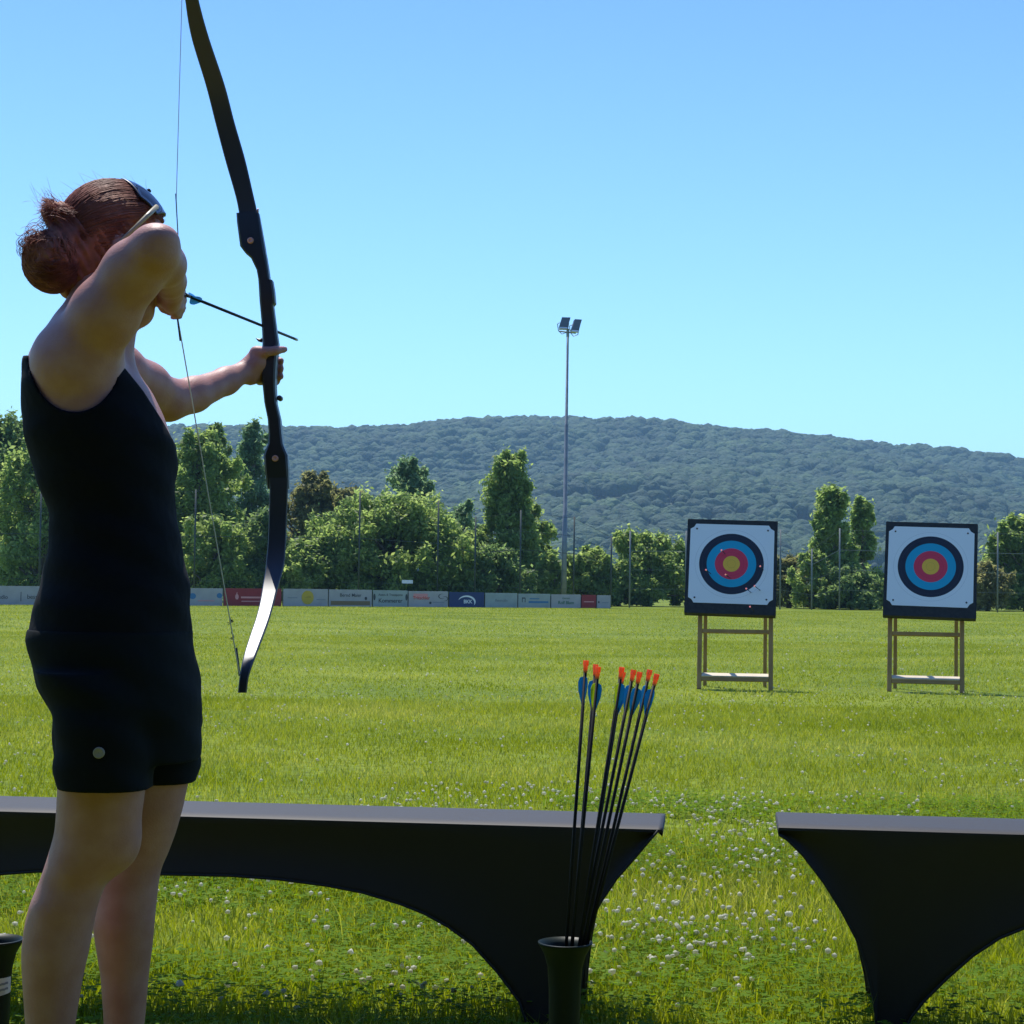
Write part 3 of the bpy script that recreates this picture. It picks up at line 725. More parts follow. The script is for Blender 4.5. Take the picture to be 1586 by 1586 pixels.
# arrows in the left target; positions traced on the paper
hits = [(1117.5, 852, 'upper left in the light blue ring'), (1093.3, 882.5, 'at the left edge of the black ring'), (1123.5, 889.8, 'in the red ring just below the bull'),
        (1177.4, 877, 'at the right side of the black ring'), (1155.6, 911.6, 'low in the black ring, lower right'), (1168.6, 907.5, 'on the lower right rim of the black ring'), (1161.5, 939.5, 'at the bottom edge of the paper')]
NRM_ = Matrix.Rotation(Y1, 3, 'Z') @ NRM; UPV_ = Matrix.Rotation(Y1, 3, 'Z') @ UPV
O = c1 + Vector((-.052, 0, 0)) + UPV_ * .695 + NRM_ * (.068 + .044)
for i, (px, py, wh) in enumerate(hits):
    d = ray(px, py); cp = Vector((0, 0, CAMH)); t = (O - cp).dot(NRM_) / d.dot(NRM_); hit = cp + d * t
    src = Vector((random.uniform(-.9, -.3), 3.5, 1.52)); dr = (hit - src).normalized(); dr = (dr + Vector((random.uniform(-.02, .02), 0, -.03))).normalized()
    nk = hit - dr * random.uniform(.52, .6)
    # keep the visible nock where the photo shows it
    want = Vector((0, 0, CAMH)) + d * (nk.y / d.y); off = want - nk
    arrow(want, hit + off + dr * .07, 'arrow stuck in the left target, ' + wh, 'arrows stuck in the left target', roll=i * 1.3, nm='pnock', rs=.0035, nr=1.9)

# ------------------------------------------------------------------ arrow vases
def vase(c, rr, hh, label):
    root = empty('arrow_vase', c); tag(root, label, 'arrow vase', 'black plastic arrow vases on the grass')
    mb = MB()
    prof = [(.001, .004), (.030, .004), (.034, 0.0), (.0345, .01), (.030, hh * .1), (.0295, hh * .4), (.0305, hh * .7), (.0335, hh * .84), (.040, hh * .925), (.0475, hh * .975), (rr, hh), (rr + .0006, hh + .003), (rr - .002, hh + .004),
            (.0445, hh * .97), (.037, hh * .925), (.031, hh * .84), (.0275, hh * .6), (.027, .02), (.001, .012)]
    mb.lathe((0, 0, 0), prof, 48); o = mb.build('vessel', M['plastic'], root, True, True)
    return root
vD = 3.615
vz = P(877.5, 1461.5, vD).z
vb = P(877.5, 1461, vD); vb.z = 0
vx0 = P(872, 1586, vD)
v1 = vase(vb, .0520, vz, 'black plastic vase holding nine arrows in front of the left bench')
v1.location.x = (vb.x + vx0.x) / 2 - .000
v2c = P(-8, 1457, 3.5); v2z = v2c.z; v2c.z = 0
v2 = vase(v2c, .0520, v2z, 'empty-looking black vase with a white sticker at the left frame edge')
v2.scale = (1.0, 1.0, 1.0)
mb = MB(); n = 14; rv = .0322; z0, z1 = P(15, 1546, 3.47).z, P(15, 1519, 3.47).z
# sticker bends round the vessel wall
vs = []
for q in range(n + 1):
    th = R(-100 + 95 * q / n)
    for z in (z0, z1): vs.append((math.cos(th) * rv, math.sin(th) * rv, z + .006 * q / n))
mb.add(vs, [(2 * q, 2 * q + 2, 2 * q + 3, 2 * q + 1) for q in range(n)])
stk = mb.build('sticker', M['sticker'], v2, True, True)
for k_ in range(2):
    mb = MB(); vs = []
    for q in range(7):
        th = R(-72 + 48 * q / 6); zz = z0 + (z1 - z0) * (.62 - .32 * k_)
        for z in (zz, zz + .004): vs.append((math.cos(th) * (rv + .0006), math.sin(th) * (rv + .0006), z + .003 * q / 6 + (.0008 * (q % 2))))
    mb.add(vs, [(2 * q, 2 * q + 2, 2 * q + 3, 2 * q + 1) for q in range(6)]); mb.build('faded_print', M['inkg'], stk, False, True)

# ------------------------------------------------------------------ benches under stretch covers
BT = 0.45; BDEP = 0.265; BL = 2.2
def front_at(A, ux, px, py):
    """ray hit with the vertical plane through A along ux -> (u,z)"""
    n = Vector((ux.y, -ux.x, 0)); d = ray(px, py); cp = Vector((0, 0, CAMH)); t = (A - cp).dot(n) / d.dot(n); h = cp + d * t
    return ((h - A).dot(ux), h.z)
A1 = P(1026, 1280, 3.99); A1.z = 0; B1 = P(0, 1253, 4.14); B1.z = 0
U1 = (B1 - A1).normalized()
outer_px = [(1019, 1289), (1001.5, 1309), (983, 1331), (955, 1363), (930, 1400), (919.6, 1421), (911.5, 1451), (904, 1490), (898, 1540), (893, 1606)]
arch_px = [(822, 1604), (815, 1586), (803.8, 1553.5), (769.7, 1508), (732, 1466), (694, 1438), (656, 1417), (618, 1402), (561.6, 1385), (505, 1374), (429, 1364), (353.5, 1358.6), (246, 1356.5)]
prof = [(0.0, BT - .03)] + [front_at(A1, U1, *p) for p in outer_px]
prof = [(max(0, u), z) for u, z in prof]
prof[-1] = (prof[-1][0], .004)
foot_o = prof[-1][0]
pa = [front_at(A1, U1, *p) for p in arch_px]; pa[0] = (pa[0][0], .004)
foot_i = pa[0][0]
apex = BL / 2
prof[0] = (0.0, BT - .016)
full = prof + [(u, z) for u, z in pa if u < apex - .02] + [(apex, pa[-1][1])]
pu = np.array([p[0] for p in full]); pz = np.array([p[1] for p in full])
A2 = P(1206, 1290, 4.05); A2.z = 0; B2 = P(1586, 1290, 3.99); B2.z = 0
U2 = (B2 - A2).normalized()
outer2 = [(1207, 1295), (1218.7, 1302), (1243, 1326), (1276.5, 1370), (1304, 1414), (1328.7, 1461), (1342, 1502), (1353.4, 1552), (1357.5, 1586), (1359, 1603)]
arch2 = [(1398, 1604), (1411, 1579), (1430, 1554.6), (1466, 1519), (1507, 1483), (1548.6, 1455.6), (1586, 1440.5)]
prof2 = [(0.0, BT - .016)] + [(max(.0005, u), z) for u, z in (front_at(A2, U2, *p) for p in outer2)]
prof2[-1] = (prof2[-1][0], .004)
pa2 = [front_at(A2, U2, *p) for p in arch2]; pa2[0] = (pa2[0][0], .004)
full2 = prof2 + pa2 + [(u + .0, z) for u, z in full if u > pa2[-1][0] + .12 and z > pa2[-1][1]]
def bench(A, ux, label, seed, prof, full):
    pu = np.array([p[0] for p in full]); pz = np.array([p[1] for p in full])
    foot_o = prof[-1][0]; foot_i = [u for u, z in full if z <= .0041][-1]
    def zbot(u):
        u = BL - u if u > BL / 2 else u
        return float(np.interp(u, pu, pz))
    vy = Vector((-ux.y, ux.x, 0));
    if vy.y < 0: vy = -vy           # away from the camera
    root = empty('covered_bench', A + ux * BL / 2); tag(root, label, 'bench', 'benches under black stretch covers')
    us = sorted(set([round(float(x), 5) for x in list(pu) + list(BL - pu)] + [i * BL / 90 for i in range(91)]))
    NV = 12; g = random.Random(seed)
    def tens(u, t):   # slight pull-in of the stretched cloth below the top
        return .012 * math.sin(math.pi * min(1, t)) 
    fv = []; ff = []
    secs = []
    for u in us:
        zb = zbot(u); top = BT - .008
        row = []
        # front bottom -> up -> over the top -> back bottom
        for k in range(NV + 1):
            t = 1 - k / NV; z = top + (zb - top) * t
            row.append((u, .003 + tens(u, t), z))
        row.append((u, .004, BT - .003)); row.append((u, .010, BT)) 
        for k in range(1, 5):
            sag = 0.0015 * math.sin(u * 23 + k)
            row.append((u, .010 + (BDEP - .02) * k / 5, BT + .0005 + sag * .4))
        row.append((u, BDEP - .010, BT)); row.append((u, BDEP - .004, BT - .003))
        for k in range(NV + 1):
            t = k / NV; z = top + (zb - top) * t
            row.append((u, BDEP - .003 - tens(u, t), z))
        secs.append(row)
    n = len(secs[0])
    for r_ in secs: fv += [A + ux * a + vy * b + Vector((0, 0, c_)) for a, b, c_ in r_]
    for i in range(len(secs) - 1):
        for k in range(n - 1): ff.append((i * n + k, i * n + k + 1, (i + 1) * n + k + 1, (i + 1) * n + k))
    # closed ends: stretched cloth between the front and back legs, arched at the bottom
    for e in (0, 1):
        base = len(fv); ne = 10; cols = 8
        path = [(0.0, BT - .003)] + [p for p in prof if p[1] > .15]
        for (u, z) in path:
            for c_ in range(cols + 1):
                t = c_ / cols; zz = z; uu = u + .04 * math.sin(math.pi * t) * min(1, max(0, (BT - .02 - z) / .12))
                uu = uu if e == 0 else BL - uu
                fv.append(A + ux * uu + vy * (.003 + (BDEP - .006) * t) + Vector((0, 0, zz)))
        for i in range(len(path) - 1):
            for c_ in range(cols): q = base + i * (cols + 1) + c_; ff.append((q, q + 1, q + cols + 2, q + cols + 1))
    cv = mkmesh('cover', fv, ff, M['spandex'], root, True)
    try: cv.data.set_sharp_from_angle(angle=R(38))
    except Exception: pass
    md = cv.modifiers.new('thick', 'SOLIDIFY'); md.thickness = .002; md.offset = 0
    # sewn hems along the lower edges
    for side in (0, 1):
        hm = MB(); vv = .002 if side == 0 else BDEP - .002
        hm.tube([A + ux * u + vy * vv + Vector((0, 0, zbot(u) + .003)) for u in us if .001 < u < BL - .001], .003, 6); hm.build('hem', M['hem'], root, True)
    for uu in ((foot_o + foot_i) / 2, BL - (foot_o + foot_i) / 2):
        for vv in (.05, BDEP - .05):
            lg = MB(); p = A + ux * uu + vy * vv; lg.tube([p + Vector((0, 0, .004)), p + Vector((0, 0, BT - .02))], .014, 10); lg.build('leg', M['steel'], root, True)
    st = MB(); c = A + ux * BL / 2 + vy * BDEP / 2 + Vector((0, 0, BT - .022)); st.box(c, BL - .30, BDEP - .03, .02, (ux, vy, Vector((0, 0, 1)))); st.build('seat_plank', M['pine'], root)
    return root
bench(A1, U1, 'long black cloth-covered bench on the left, behind the archer\'s legs', 1, prof, full)
bench(A2, U2, 'black cloth-covered bench on the right, cut off by the frame edge', 2, prof2, full2)

# ------------------------------------------------------------------ signed-distance modelling for the archer
class Field:
    def __init__(s, lo, hi, h):
        s.lo = np.array(lo, float); s.h = h
        s.n = np.ceil((np.array(hi) - s.lo) / h).astype(int) + 1
        s.F = np.full(s.n, 0.08, np.float32)
        s.ax = [s.lo[i] + np.arange(s.n[i]) * h for i in range(3)]
    def sub(s, lo, hi, pad):
        sl = []
        for i in range(3):
            a = max(0, int((lo[i] - pad - s.lo[i]) / s.h)); b = min(s.n[i], int((hi[i] + pad - s.lo[i]) / s.h) + 2)
            sl.append(slice(a, max(a + 1, b)))
        X = s.ax[0][sl[0]][:, None, None]; Y = s.ax[1][sl[1]][None, :, None]; Z = s.ax[2][sl[2]][None, None, :]
        return tuple(sl), X, Y, Z
    def smin(s, sl, d, k):
        a = s.F[sl]
        h = np.clip(.5 + .5 * (a - d) / k, 0, 1)
        s.F[sl] = (a * (1 - h) + d * h - k * h * (1 - h)).astype(np.float32)
    def capsule(s, p, q, r1, r2, k=.012):
        p = np.array(p); q = np.array(q); m_ = max(r1, r2)
        sl, X, Y, Z = s.sub(np.minimum(p, q) - m_, np.maximum(p, q) + m_, .03 + k)
        v = q - p; L = v.dot(v) + 1e-12
        t = np.clip(((X - p[0]) * v[0] + (Y - p[1]) * v[1] + (Z - p[2]) * v[2]) / L, 0, 1)
        d = np.sqrt((X - p[0] - t * v[0]) ** 2 + (Y - p[1] - t * v[1]) ** 2 + (Z - p[2] - t * v[2]) ** 2) - (r1 + (r2 - r1) * t)
        s.smin(sl, d, k)
    def chain(s, pts, rs, k=.012):
        for i in range(len(pts) - 1): s.capsule(pts[i], pts[i + 1], rs[i], rs[i + 1], k)
    def ellipsoid(s, c, ax, r, k=.012, sub=False):
        c = np.array(c); m_ = max(r)
        sl, X, Y, Z = s.sub(c - m_, c + m_, .03 + k)
        q = [((X - c[0]) * a[0] + (Y - c[1]) * a[1] + (Z - c[2]) * a[2]) / rr for a, rr in zip(ax, r)]
        k0 = np.sqrt(q[0] ** 2 + q[1] ** 2 + q[2] ** 2)
        k1 = np.sqrt((q[0] / r[0]) ** 2 + (q[1] / r[1]) ** 2 + (q[2] / r[2]) ** 2) + 1e-9
        d = k0 * (k0 - 1) / k1
        if sub: s.F[sl] = np.maximum(s.F[sl], -d)
        else: s.smin(sl, d, k)
    def loft(s, rings, inset=0.0, k=.012, zmin=None, zmax=None, cap=None, sq=2.0, wr=None, smooth=.02):
        """rings: (z,cx,cy,a,b)"""
        rg = np.array(sorted(rings)); zz = np.arange(rg[0, 0], rg[-1, 0] + 1e-6, .002)
        cols = [np.interp(zz, rg[:, 0], rg[:, i]) for i in (1, 2, 3, 4)]
        w = max(1, int(smooth / .002)); ker = np.hanning(2 * w + 1); ker /= ker.sum()
        cols = [np.convolve(np.pad(c, w, 'reflect', reflect_type='odd'), ker, 'valid') for c in cols]
        lo = (rg[:, 1] - rg[:, 3]).min(), (rg[:, 2] - rg[:, 4]).min(), rg[0, 0]; hi = (rg[:, 1] + rg[:, 3]).max(), (rg[:, 2] + rg[:, 4]).max(), rg[-1, 0]
        sl, X, Y, Z = s.sub(lo, hi, .03 + k)
        cx, cy, a, b = [np.interp(Z, zz, c) for c in cols]; a = a - inset; b = b - inset
        if wr is not None: X = X + 0 * Y
        u = np.abs((X - cx) / a); v = np.abs((Y - cy) / b)
        q = (u ** sq + v ** sq) ** (1 / sq)
        d = (q - 1) * np.minimum(a, b)
        if wr is not None: d = d + wr(X, Y, Z)
        zlo = rg[0, 0] if zmin is None else zmin; zhi = rg[-1, 0] if zmax is None else zmax
        d = np.maximum(d, np.maximum(zlo - Z, Z - zhi))
        s.smin(sl, d, k)
    def net(s):
        F = s.F; I = (F < 0)
        c = np.zeros([n_ - 1 for n_ in F.shape], np.uint8)
        for dx in (0, 1):
            for dy in (0, 1):
                for dz in (0, 1): c += I[dx:F.shape[0] - 1 + dx, dy:F.shape[1] - 1 + dy, dz:F.shape[2] - 1 + dz]
        act = (c > 0) & (c < 8)
        ijk = np.argwhere(act); idx = np.full(act.shape, -1, np.int32); idx[act] = np.arange(len(ijk))
        acc = np.zeros((len(ijk), 3)); cnt = np.zeros(len(ijk))
        corners = [(a, b, c_) for a in (0, 1) for b in (0, 1) for c_ in (0, 1)]
        val = {q: F[ijk[:, 0] + q[0], ijk[:, 1] + q[1], ijk[:, 2] + q[2]].astype(float) for q in corners}
        for q in corners:
            for ax in range(3):
                if q[ax] == 0:
                    q2 = list(q); q2[ax] = 1; q2 = tuple(q2)
                    a, b = val[q], val[q2]; cr = (a < 0) != (b < 0)
                    t = np.where(cr, a / np.where(cr, a - b, 1), 0)
                    p = np.array(q, float)[None].repeat(len(ijk), 0); p[:, ax] = t
                    acc[cr] += p[cr]; cnt[cr] += 1
        V = (ijk + acc / cnt[:, None]) * s.h + s.lo
        faces = []
        for ax in range(3):
            b_, c_ = (ax + 1) % 3, (ax + 2) % 3
            sA = [slice(None)] * 3; sB = [slice(None)] * 3; sA[ax] = slice(0, -1); sB[ax] = slice(1, None)
            ch = I[tuple(sA)] != I[tuple(sB)]
            e = np.argwhere(ch)
            e = e[(e[:, b_] > 0) & (e[:, c_] > 0) & (e[:, b_] < F.shape[b_] - 1) & (e[:, c_] < F.shape[c_] - 1)]
            def at(db, dc):
                q = e.copy(); q[:, b_] += db; q[:, c_] += dc; return idx[q[:, 0], q[:, 1], q[:, 2]]
            f = np.stack([at(-1, -1), at(0, -1), at(0, 0), at(-1, 0)], 1)
            fl = ~I[e[:, 0], e[:, 1], e[:, 2]]
            f[fl] = f[fl][:, ::-1]; faces.append(f)
        Fc = np.concatenate(faces); Fc = Fc[(Fc >= 0).all(1)]
        return V, Fc
def laplace(V, Fc, it=2, lam=.5):
    e = np.concatenate([Fc[:, [0, 1]], Fc[:, [1, 2]], Fc[:, [2, 3]], Fc[:, [3, 0]]]); e = np.concatenate([e, e[:, ::-1]])
    deg = np.bincount(e[:, 0], minlength=len(V))[:, None]
    for i in range(it):
        S = np.stack([np.bincount(e[:, 0], weights=V[e[:, 1], k_], minlength=len(V)) for k_ in range(3)], 1) / np.maximum(deg, 1)
        V = V + (S - V) * lam
    return V
def ring(py, xl, xr, D, hb):
    c = P((xl + xr) / 2, py, D); a = (P(xr, py, D) - P(xl, py, D)).length / 2
    return (c.z, c.x, c.y, a, hb)

TORSO = [ring(*t) for t in [
 (455, 118, 182, 3.30, .05), (480, 100, 190, 3.295, .075), (500, 84, 196, 3.29, .11), (530, 58, 196, 3.29, .142), (560, 46, 204, 3.285, .162), (600, 41, 236, 3.28, .168), (640, 40, 256, 3.28, .165),
 (680, 43, 270, 3.28, .158), (720, 53, 271, 3.28, .148), (760, 67, 268, 3.28, .138), (800, 80, 272, 3.28, .130), (830, 83, 277, 3.28, .131), (860, 78, 283, 3.285, .14), (900, 71, 290, 3.29, .152),
 (940, 57, 292, 3.29, .165), (980, 50, 292, 3.295, .172), (1020, 54, 297, 3.295, .175), (1060, 68, 302, 3.295, .172), (1080, 76, 302, 3.295, .165)]]
NEARLEG = [ring(*t) for t in [(1040, 75, 225, 3.21, .088), (1100, 90, 228, 3.20, .086), (1180, 92, 226, 3.20, .082), (1222, 90.5, 224, 3.20, .078), (1260, 88.5, 219, 3.20, .072), (1290, 85.7, 211, 3.20, .066), (1320, 77, 197, 3.20, .062), (1345, 69, 180, 3.20, .058), (1370, 60, 163, 3.205, .056),
 (1400, 47, 151, 3.205, .057), (1432, 39, 144.5, 3.21, .058), (1473, 34, 137, 3.21, .056), (1517, 35.5, 127, 3.21, .050), (1586, 40, 116, 3.21, .042), (1640, 46, 108, 3.21, .036), (1700, 52, 104, 3.21, .033), (1745, 50, 108, 3.21, .036)]]
FARLEG = [ring(*t) for t in [(1040, 170, 298, 3.38, .088), (1120, 168, 304, 3.385, .084), (1180, 166, 299, 3.39, .080), (1207, 164, 292, 3.39, .077), (1250, 162, 283, 3.39, .071), (1290, 160, 271.6, 3.395, .065), (1320, 157, 260.5, 3.40, .060), (1345, 153, 249, 3.40, .056), (1370, 150, 245, 3.40, .054),
 (1406, 146, 241, 3.40, .055), (1432, 144, 239, 3.40, .055), (1470, 149.7, 235, 3.405, .052), (1510, 156.5, 230, 3.41, .047), (1586, 161.5, 223.6, 3.41, .038), (1640, 163, 214, 3.41, .034), (1680, 160, 216, 3.41, .036)]]

HCn = P(174, 379, 3.29)
Fd = Vector((.90, .43, -.06)).normalized(); Sd = Fd.cross(Vector((0, 0, 1))).normalized(); Ud = Sd.cross(Fd).normalized()
AX = (tuple(Fd), tuple(Sd), tuple(Ud))
def H(f, s_, u): return HCn + Fd * f + Sd * s_ + Ud * u

person_base = P(130, 1700, 3.3); person_base.z = 0
person = empty('person', person_base)
tag(person, 'woman in black tank top and dark shorts drawing a bow, reddish hair in a bun', 'person')

B = Field((-1.02, 2.93, -0.02), (-0.36, 3.97, 1.74), .0038)
B.loft(TORSO, inset=.007, k=.02, sq=2.15)
B.loft(NEARLEG, k=.03); B.loft(FARLEG, k=.03)
# knees, calves
B.ellipsoid(P(175, 1305, 3.215), ((1, 0, 0), (0, 1, 0), (0, 0, 1)), (.045, .05, .05), .03)
# neck and head
B.chain([P(150, 560, 3.29), P(158, 500, 3.29), P(165, 430, 3.29)], [.062, .052, .052], .03)
B.ellipsoid(HCn, AX, (.094, .074, .103), .01)
B.ellipsoid(H(.034, 0, -.045), AX, (.058, .056, .070), .03)
B.chain([H(.0, .05, -.075), H(.052, .022, -.110), H(.058, 0, -.113)], [.020, .017, .017], .025)
B.chain([H(.0, -.05, -.075), H(.052, -.022, -.110), H(.058, 0, -.113)], [.020, .017, .017], .025)
B.chain([H(.088, 0, -.005), H(.100, 0, -.034), H(.094, 0, -.044)], [.009, .011, .012], .012)   # nose
B.chain([H(.078, .032, .012), H(.086, .012, .016)], [.010, .010], .014); B.chain([H(.078, -.032, .012), H(.086, -.012, .016)], [.010, .010], .014)  # brows
B.ellipsoid(H(.082, 0, -.068), AX, (.010, .024, .006), .008); B.ellipsoid(H(.079, 0, -.080), AX, (.010, .021, .007), .006)  # lips
B.ellipsoid(H(.055, .045, -.045), AX, (.03, .02, .022), .02); B.ellipsoid(H(.055, -.045, -.045), AX, (.03, .02, .022), .02)  # cheeks
for sg_ in (1, -1):
    B.ellipsoid(H(-.005, sg_ * .077, -.022), AX, (.018, .008, .031), .006)       # ears
    B.ellipsoid(H(.083, sg_ * .031, -.008), AX, (.009, .014, .007), .004)      # eyelids
# drawing arm (near)
sh = P(112, 572, 3.17)
B.chain([P(110, 577, 3.20), P(120, 556, 3.17), P(163, 484, 3.13), P(207, 420, 3.10), P(238, 389, 3.07)], [.056, .062, .0525, .046, .040], .03)
B.ellipsoid(P(258, 368, 3.06), ((1, 0, 0), (0, 1, 0), (0, 0, 1)), (.017, .022, .014), .010)
B.chain([P(125, 500, 3.20), P(150, 455, 3.24)], [.040, .040], .03)
B.chain([P(146, 578, 3.22), P(158, 530, 3.20)], [.036, .034], .03)
B.ellipsoid(P(246, 369, 3.055), ((1, 0, 0), (0, 1, 0), (0, 0, 1)), (.024, .03, .020), .014)
B.chain([P(240, 386, 3.07), P(254, 410, 3.13), P(263, 436, 3.22), P(266, 452, 3.285)], [.041, .036, .027, .023], .012)
B.ellipsoid(P(265, 458, 3.31), ((1, 0, 0), (0, 1, 0), (0, 0, 1)), (.021, .035, .030), .012)
for i, (y, r_) in enumerate([(449, .0088), (463, .009), (476, .0085), (487, .0072)]):
    o = [0, 1.5, 0, -4][i]
    B.chain([P(264 + o, min(y, 476), 3.315), P(276 + o, y, 3.345), P(281 + o, y + 2, 3.362), P(272 + o, y + 4, 3.375)], [r_ * 1.1, r_, r_ * .95, r_ * .85], .004)
B.chain([P(254, 462, 3.30), P(247, 467, 3.325), P(254, 477, 3.345), P(262, 483, 3.35)], [.011, .0095, .009, .0075], .004)
# bow arm (far)
DS = -.03
B.chain([P(150, 590, 3.42), P(178, 575, 3.45), P(225, 598, 3.54), P(256, 617, 3.61)], [.058, .052, .044, .041], .02)
B.chain([P(262, 621, 3.61), P(300, 611, 3.66), P(350, 590, 3.74), P(382, 574, 3.785)], [.0395, .0335, .0265, .0205], .014)
B.chain([P(382, 575, 3.785), P(397, 562, 3.79), P(401, 549, 3.79)], [.021, .0225, .018], .012)
B.chain([P(390, 586, 3.79), P(402, 573, 3.80)], [.014, .013], .012)
B.chain([P(396, 545, 3.78), P(411, 545, 3.772), P(427, 543, 3.778), P(441, 541, 3.80)], [.0125, .0105, .0095, .0072], .004)   # thumb along the grip
for i, (y, r_) in enumerate([(556, .009), (568, .009), (580, .0085)]):
    B.chain([P(400, y, 3.80), P(401, y, 3.845), P(416, y + 1, 3.872), P(430, y + 2, 3.862), P(435, y + 3, 3.835)], [r_ * 1.1, r_, r_, r_ * .95, r_ * .85], .004)
B.chain([P(400, 588, 3.80), P(402, 591, 3.84), P(416, 592, 3.86), P(429, 592, 3.848)], [.009, .008, .0078, .0068], .004)
V, Fc = B.net(); V = laplace(V, Fc, 3, .5)
body = mkmesh('body', V, Fc, M['skin'], person, True)
del B
eye = MB()
for sg_ in (1, -1):
    c = H(.083, sg_ * .031, -.008); vv = IV1 * .0125 + np.array(c); eye.add(vv, [tuple(f) for f in IF1])
eye.build('eyes', mat('eye', (0.6, 0.6, 0.58), .2), person, True)

# tank top
def clothwr(amp):
    return lambda X, Y, Z: amp * (np.sin(X * 31 + Z * 47) * np.sin(Z * 23 - Y * 19 + 1) + .6 * np.sin(Z * 90 + X * 25 + Y * 31))
T = Field((-.95, 3.05, .78), (-.50, 3.52, 1.48), .0036)
zh = P(170, 1004, 3.29).z
T.loft(TORSO, inset=0, k=.01, sq=2.15, zmin=zh, wr=clothwr(.0018))
X = T.ax[0][:, None, None]; Y = T.ax[1][None, :, None]; Z = T.ax[2][None, None, :]
# image-like coordinates of each grid point (same silhouette tracing as the rings)
dY = Y; cR, cU, cF = camR, camU, camF
dz = Z - CAMH
den = X * cF.x + dY * cF.y + dz * cF.z
PX = HC + FPX * (X * cR.x + dY * cR.y + dz * cR.z) / den
PY = HC - FPX * (X * cU.x + dY * cU.y + dz * cU.z) / den
el = (np.sqrt(((PX - 116) / 71.5) ** 2 + ((PY - 548) / 90) ** 2) - 1) * .07
T.F = np.maximum(T.F, -el).astype(np.float32)
nl_y = np.interp(PX, [0, 120, 187, 221, 252, 300], [553, 545, 562, 604, 652, 740])
T.F = np.maximum(T.F, (nl_y - PY) / 880).astype(np.float32)
V, Fc = T.net(); V = laplace(V, Fc, 2, .4)
mkmesh('tank_top', V, Fc, M['tank'], person, True)
del T, PX, PY, el, nl_y
# shorts
S = Field((-.95, 3.05, .50), (-.47, 3.54, .92), .0036)
PEL = [ring(*t) for t in [(975, 49, 293, 3.295, .174), (990, 47.5, 294, 3.295, .178), (1010, 51, 299, 3.295, .18), (1040, 59, 305, 3.295, .18), (1065, 67, 308.5, 3.295, .178), (1090, 80, 310, 3.295, .172), (1105, 87, 310.5, 3.295, .165), (1150, 88, 309.5, 3.295, .15), (1175, 88, 308, 3.295, .14)]]
SN = [ring(*t) for t in [(1040, 60, 225, 3.20, .098), (1065, 68, 232, 3.195, .098), (1090, 81, 238, 3.195, .098), (1118, 91.5, 240, 3.19, .098), (1140, 88, 240, 3.19, .098), (1166, 86, 239, 3.19, .098), (1195, 87, 238, 3.19, .098), (1219, 88.5, 238, 3.19, .099)]]
SF = [ring(*t) for t in [(1040, 140, 305, 3.39, .098), (1064, 140, 309, 3.39, .098), (1100, 142, 311, 3.395, .096), (1150, 144, 310, 3.40, .094), (1185, 146, 308.5, 3.40, .092), (1209, 148, 303, 3.40, .092)]]
S.loft(PEL, k=.02, sq=2.15, wr=clothwr(.0015), smooth=.008)
S.loft(SN, k=.012, wr=clothwr(.003), smooth=.01, sq=2.2); S.loft(SF, k=.012, wr=clothwr(.003), smooth=.01, sq=2.2)
V, Fc = S.net(); V = laplace(V, Fc, 2, .4)
shorts = mkmesh('shorts', V, Fc, M['shorts'], person, True)
yb = 3.19 - .1005
c = P(153, 1166, yb); bt = MB(); ax3 = (Vector((1, 0, 0)), Vector((0, 0, 1)), Vector((0, -1, 0)))
bt.lathe(c, [(.0004, .0022), (.006, .0022), (.0072, .003), (.0088, .0028), (.0095, .001), (.0095, -.004)], 20, ax3); bt.build('button', M['button'], shorts, True)
# shoes (below the frame)
for legx, D in ((76, 3.21), (190, 3.41)):
    c = P(legx, 1700, D); s2 = Field((c.x - .16, D - .07, -.01), (c.x + .22, D + .07, .13), .005)
    s2.ellipsoid((c.x + .02, D, .045), ((1, 0, 0), (0, 1, 0), (0, 0, 1)), (.075, .042, .055), .02); s2.ellipsoid((c.x + .12, D + .005, .028), ((1, 0, 0), (0, 1, 0), (0, 0, 1)), (.08, .046, .034), .03)
    s2.ellipsoid((c.x - .03, D, .04), ((1, 0, 0), (0, 1, 0), (0, 0, 1)), (.045, .038, .05), .02)
    sl3, X3, Y3, Z3 = s2.sub(s2.lo, s2.lo + 1, 0); s2.F[sl3] = np.maximum(s2.F[sl3], 0.003 - Z3)
    V, Fc = s2.net(); mkmesh('shoe', V, Fc, M['shoe'], person, True)

# ---- hair
Hf = Field((-.98, 3.05, 1.30), (-.52, 3.48, 1.76), .0034)
Hf.ellipsoid(H(-.004, 0, .004), AX, (.099, .079, .107), .01)
Hf.ellipsoid(H(-.035, 0, -.03), AX, (.066, .068, .085), .02)
BUN = P(82, 405, 3.215)
Hf.ellipsoid(BUN, ((1, 0, 0), (0, 1, 0), (0, 0, 1)), (.046, .045, .049), .012)
Hf.ellipsoid(P(100, 372, 3.23), ((1, 0, 0), (0, 1, 0), (0, 0, 1)), (.034, .035, .03), .02)
Hf.chain([P(105, 345, 3.235), P(84, 328, 3.225), P(75, 333, 3.22)], [.022, .014, .010], .02)
Hf.chain([H(-.05, 0, -.05), BUN], [.055, .038], .02)
X = Hf.ax[0][:, None, None] - HCn.x; Y = Hf.ax[1][None, :, None] - HCn.y; Z = Hf.ax[2][None, None, :] - HCn.z
ff_ = X * Fd.x + Y * Fd.y + Z * Fd.z; uu_ = X * Ud.x + Y * Ud.y + Z * Ud.z; ss_ = X * Sd.x + Y * Sd.y + Z * Sd.z
facecut = np.minimum(ff_ - (.020 + np.clip(uu_, -.1, .045) * .9 + np.clip(.02 - np.abs(ss_), 0, .02)), .050 - uu_)
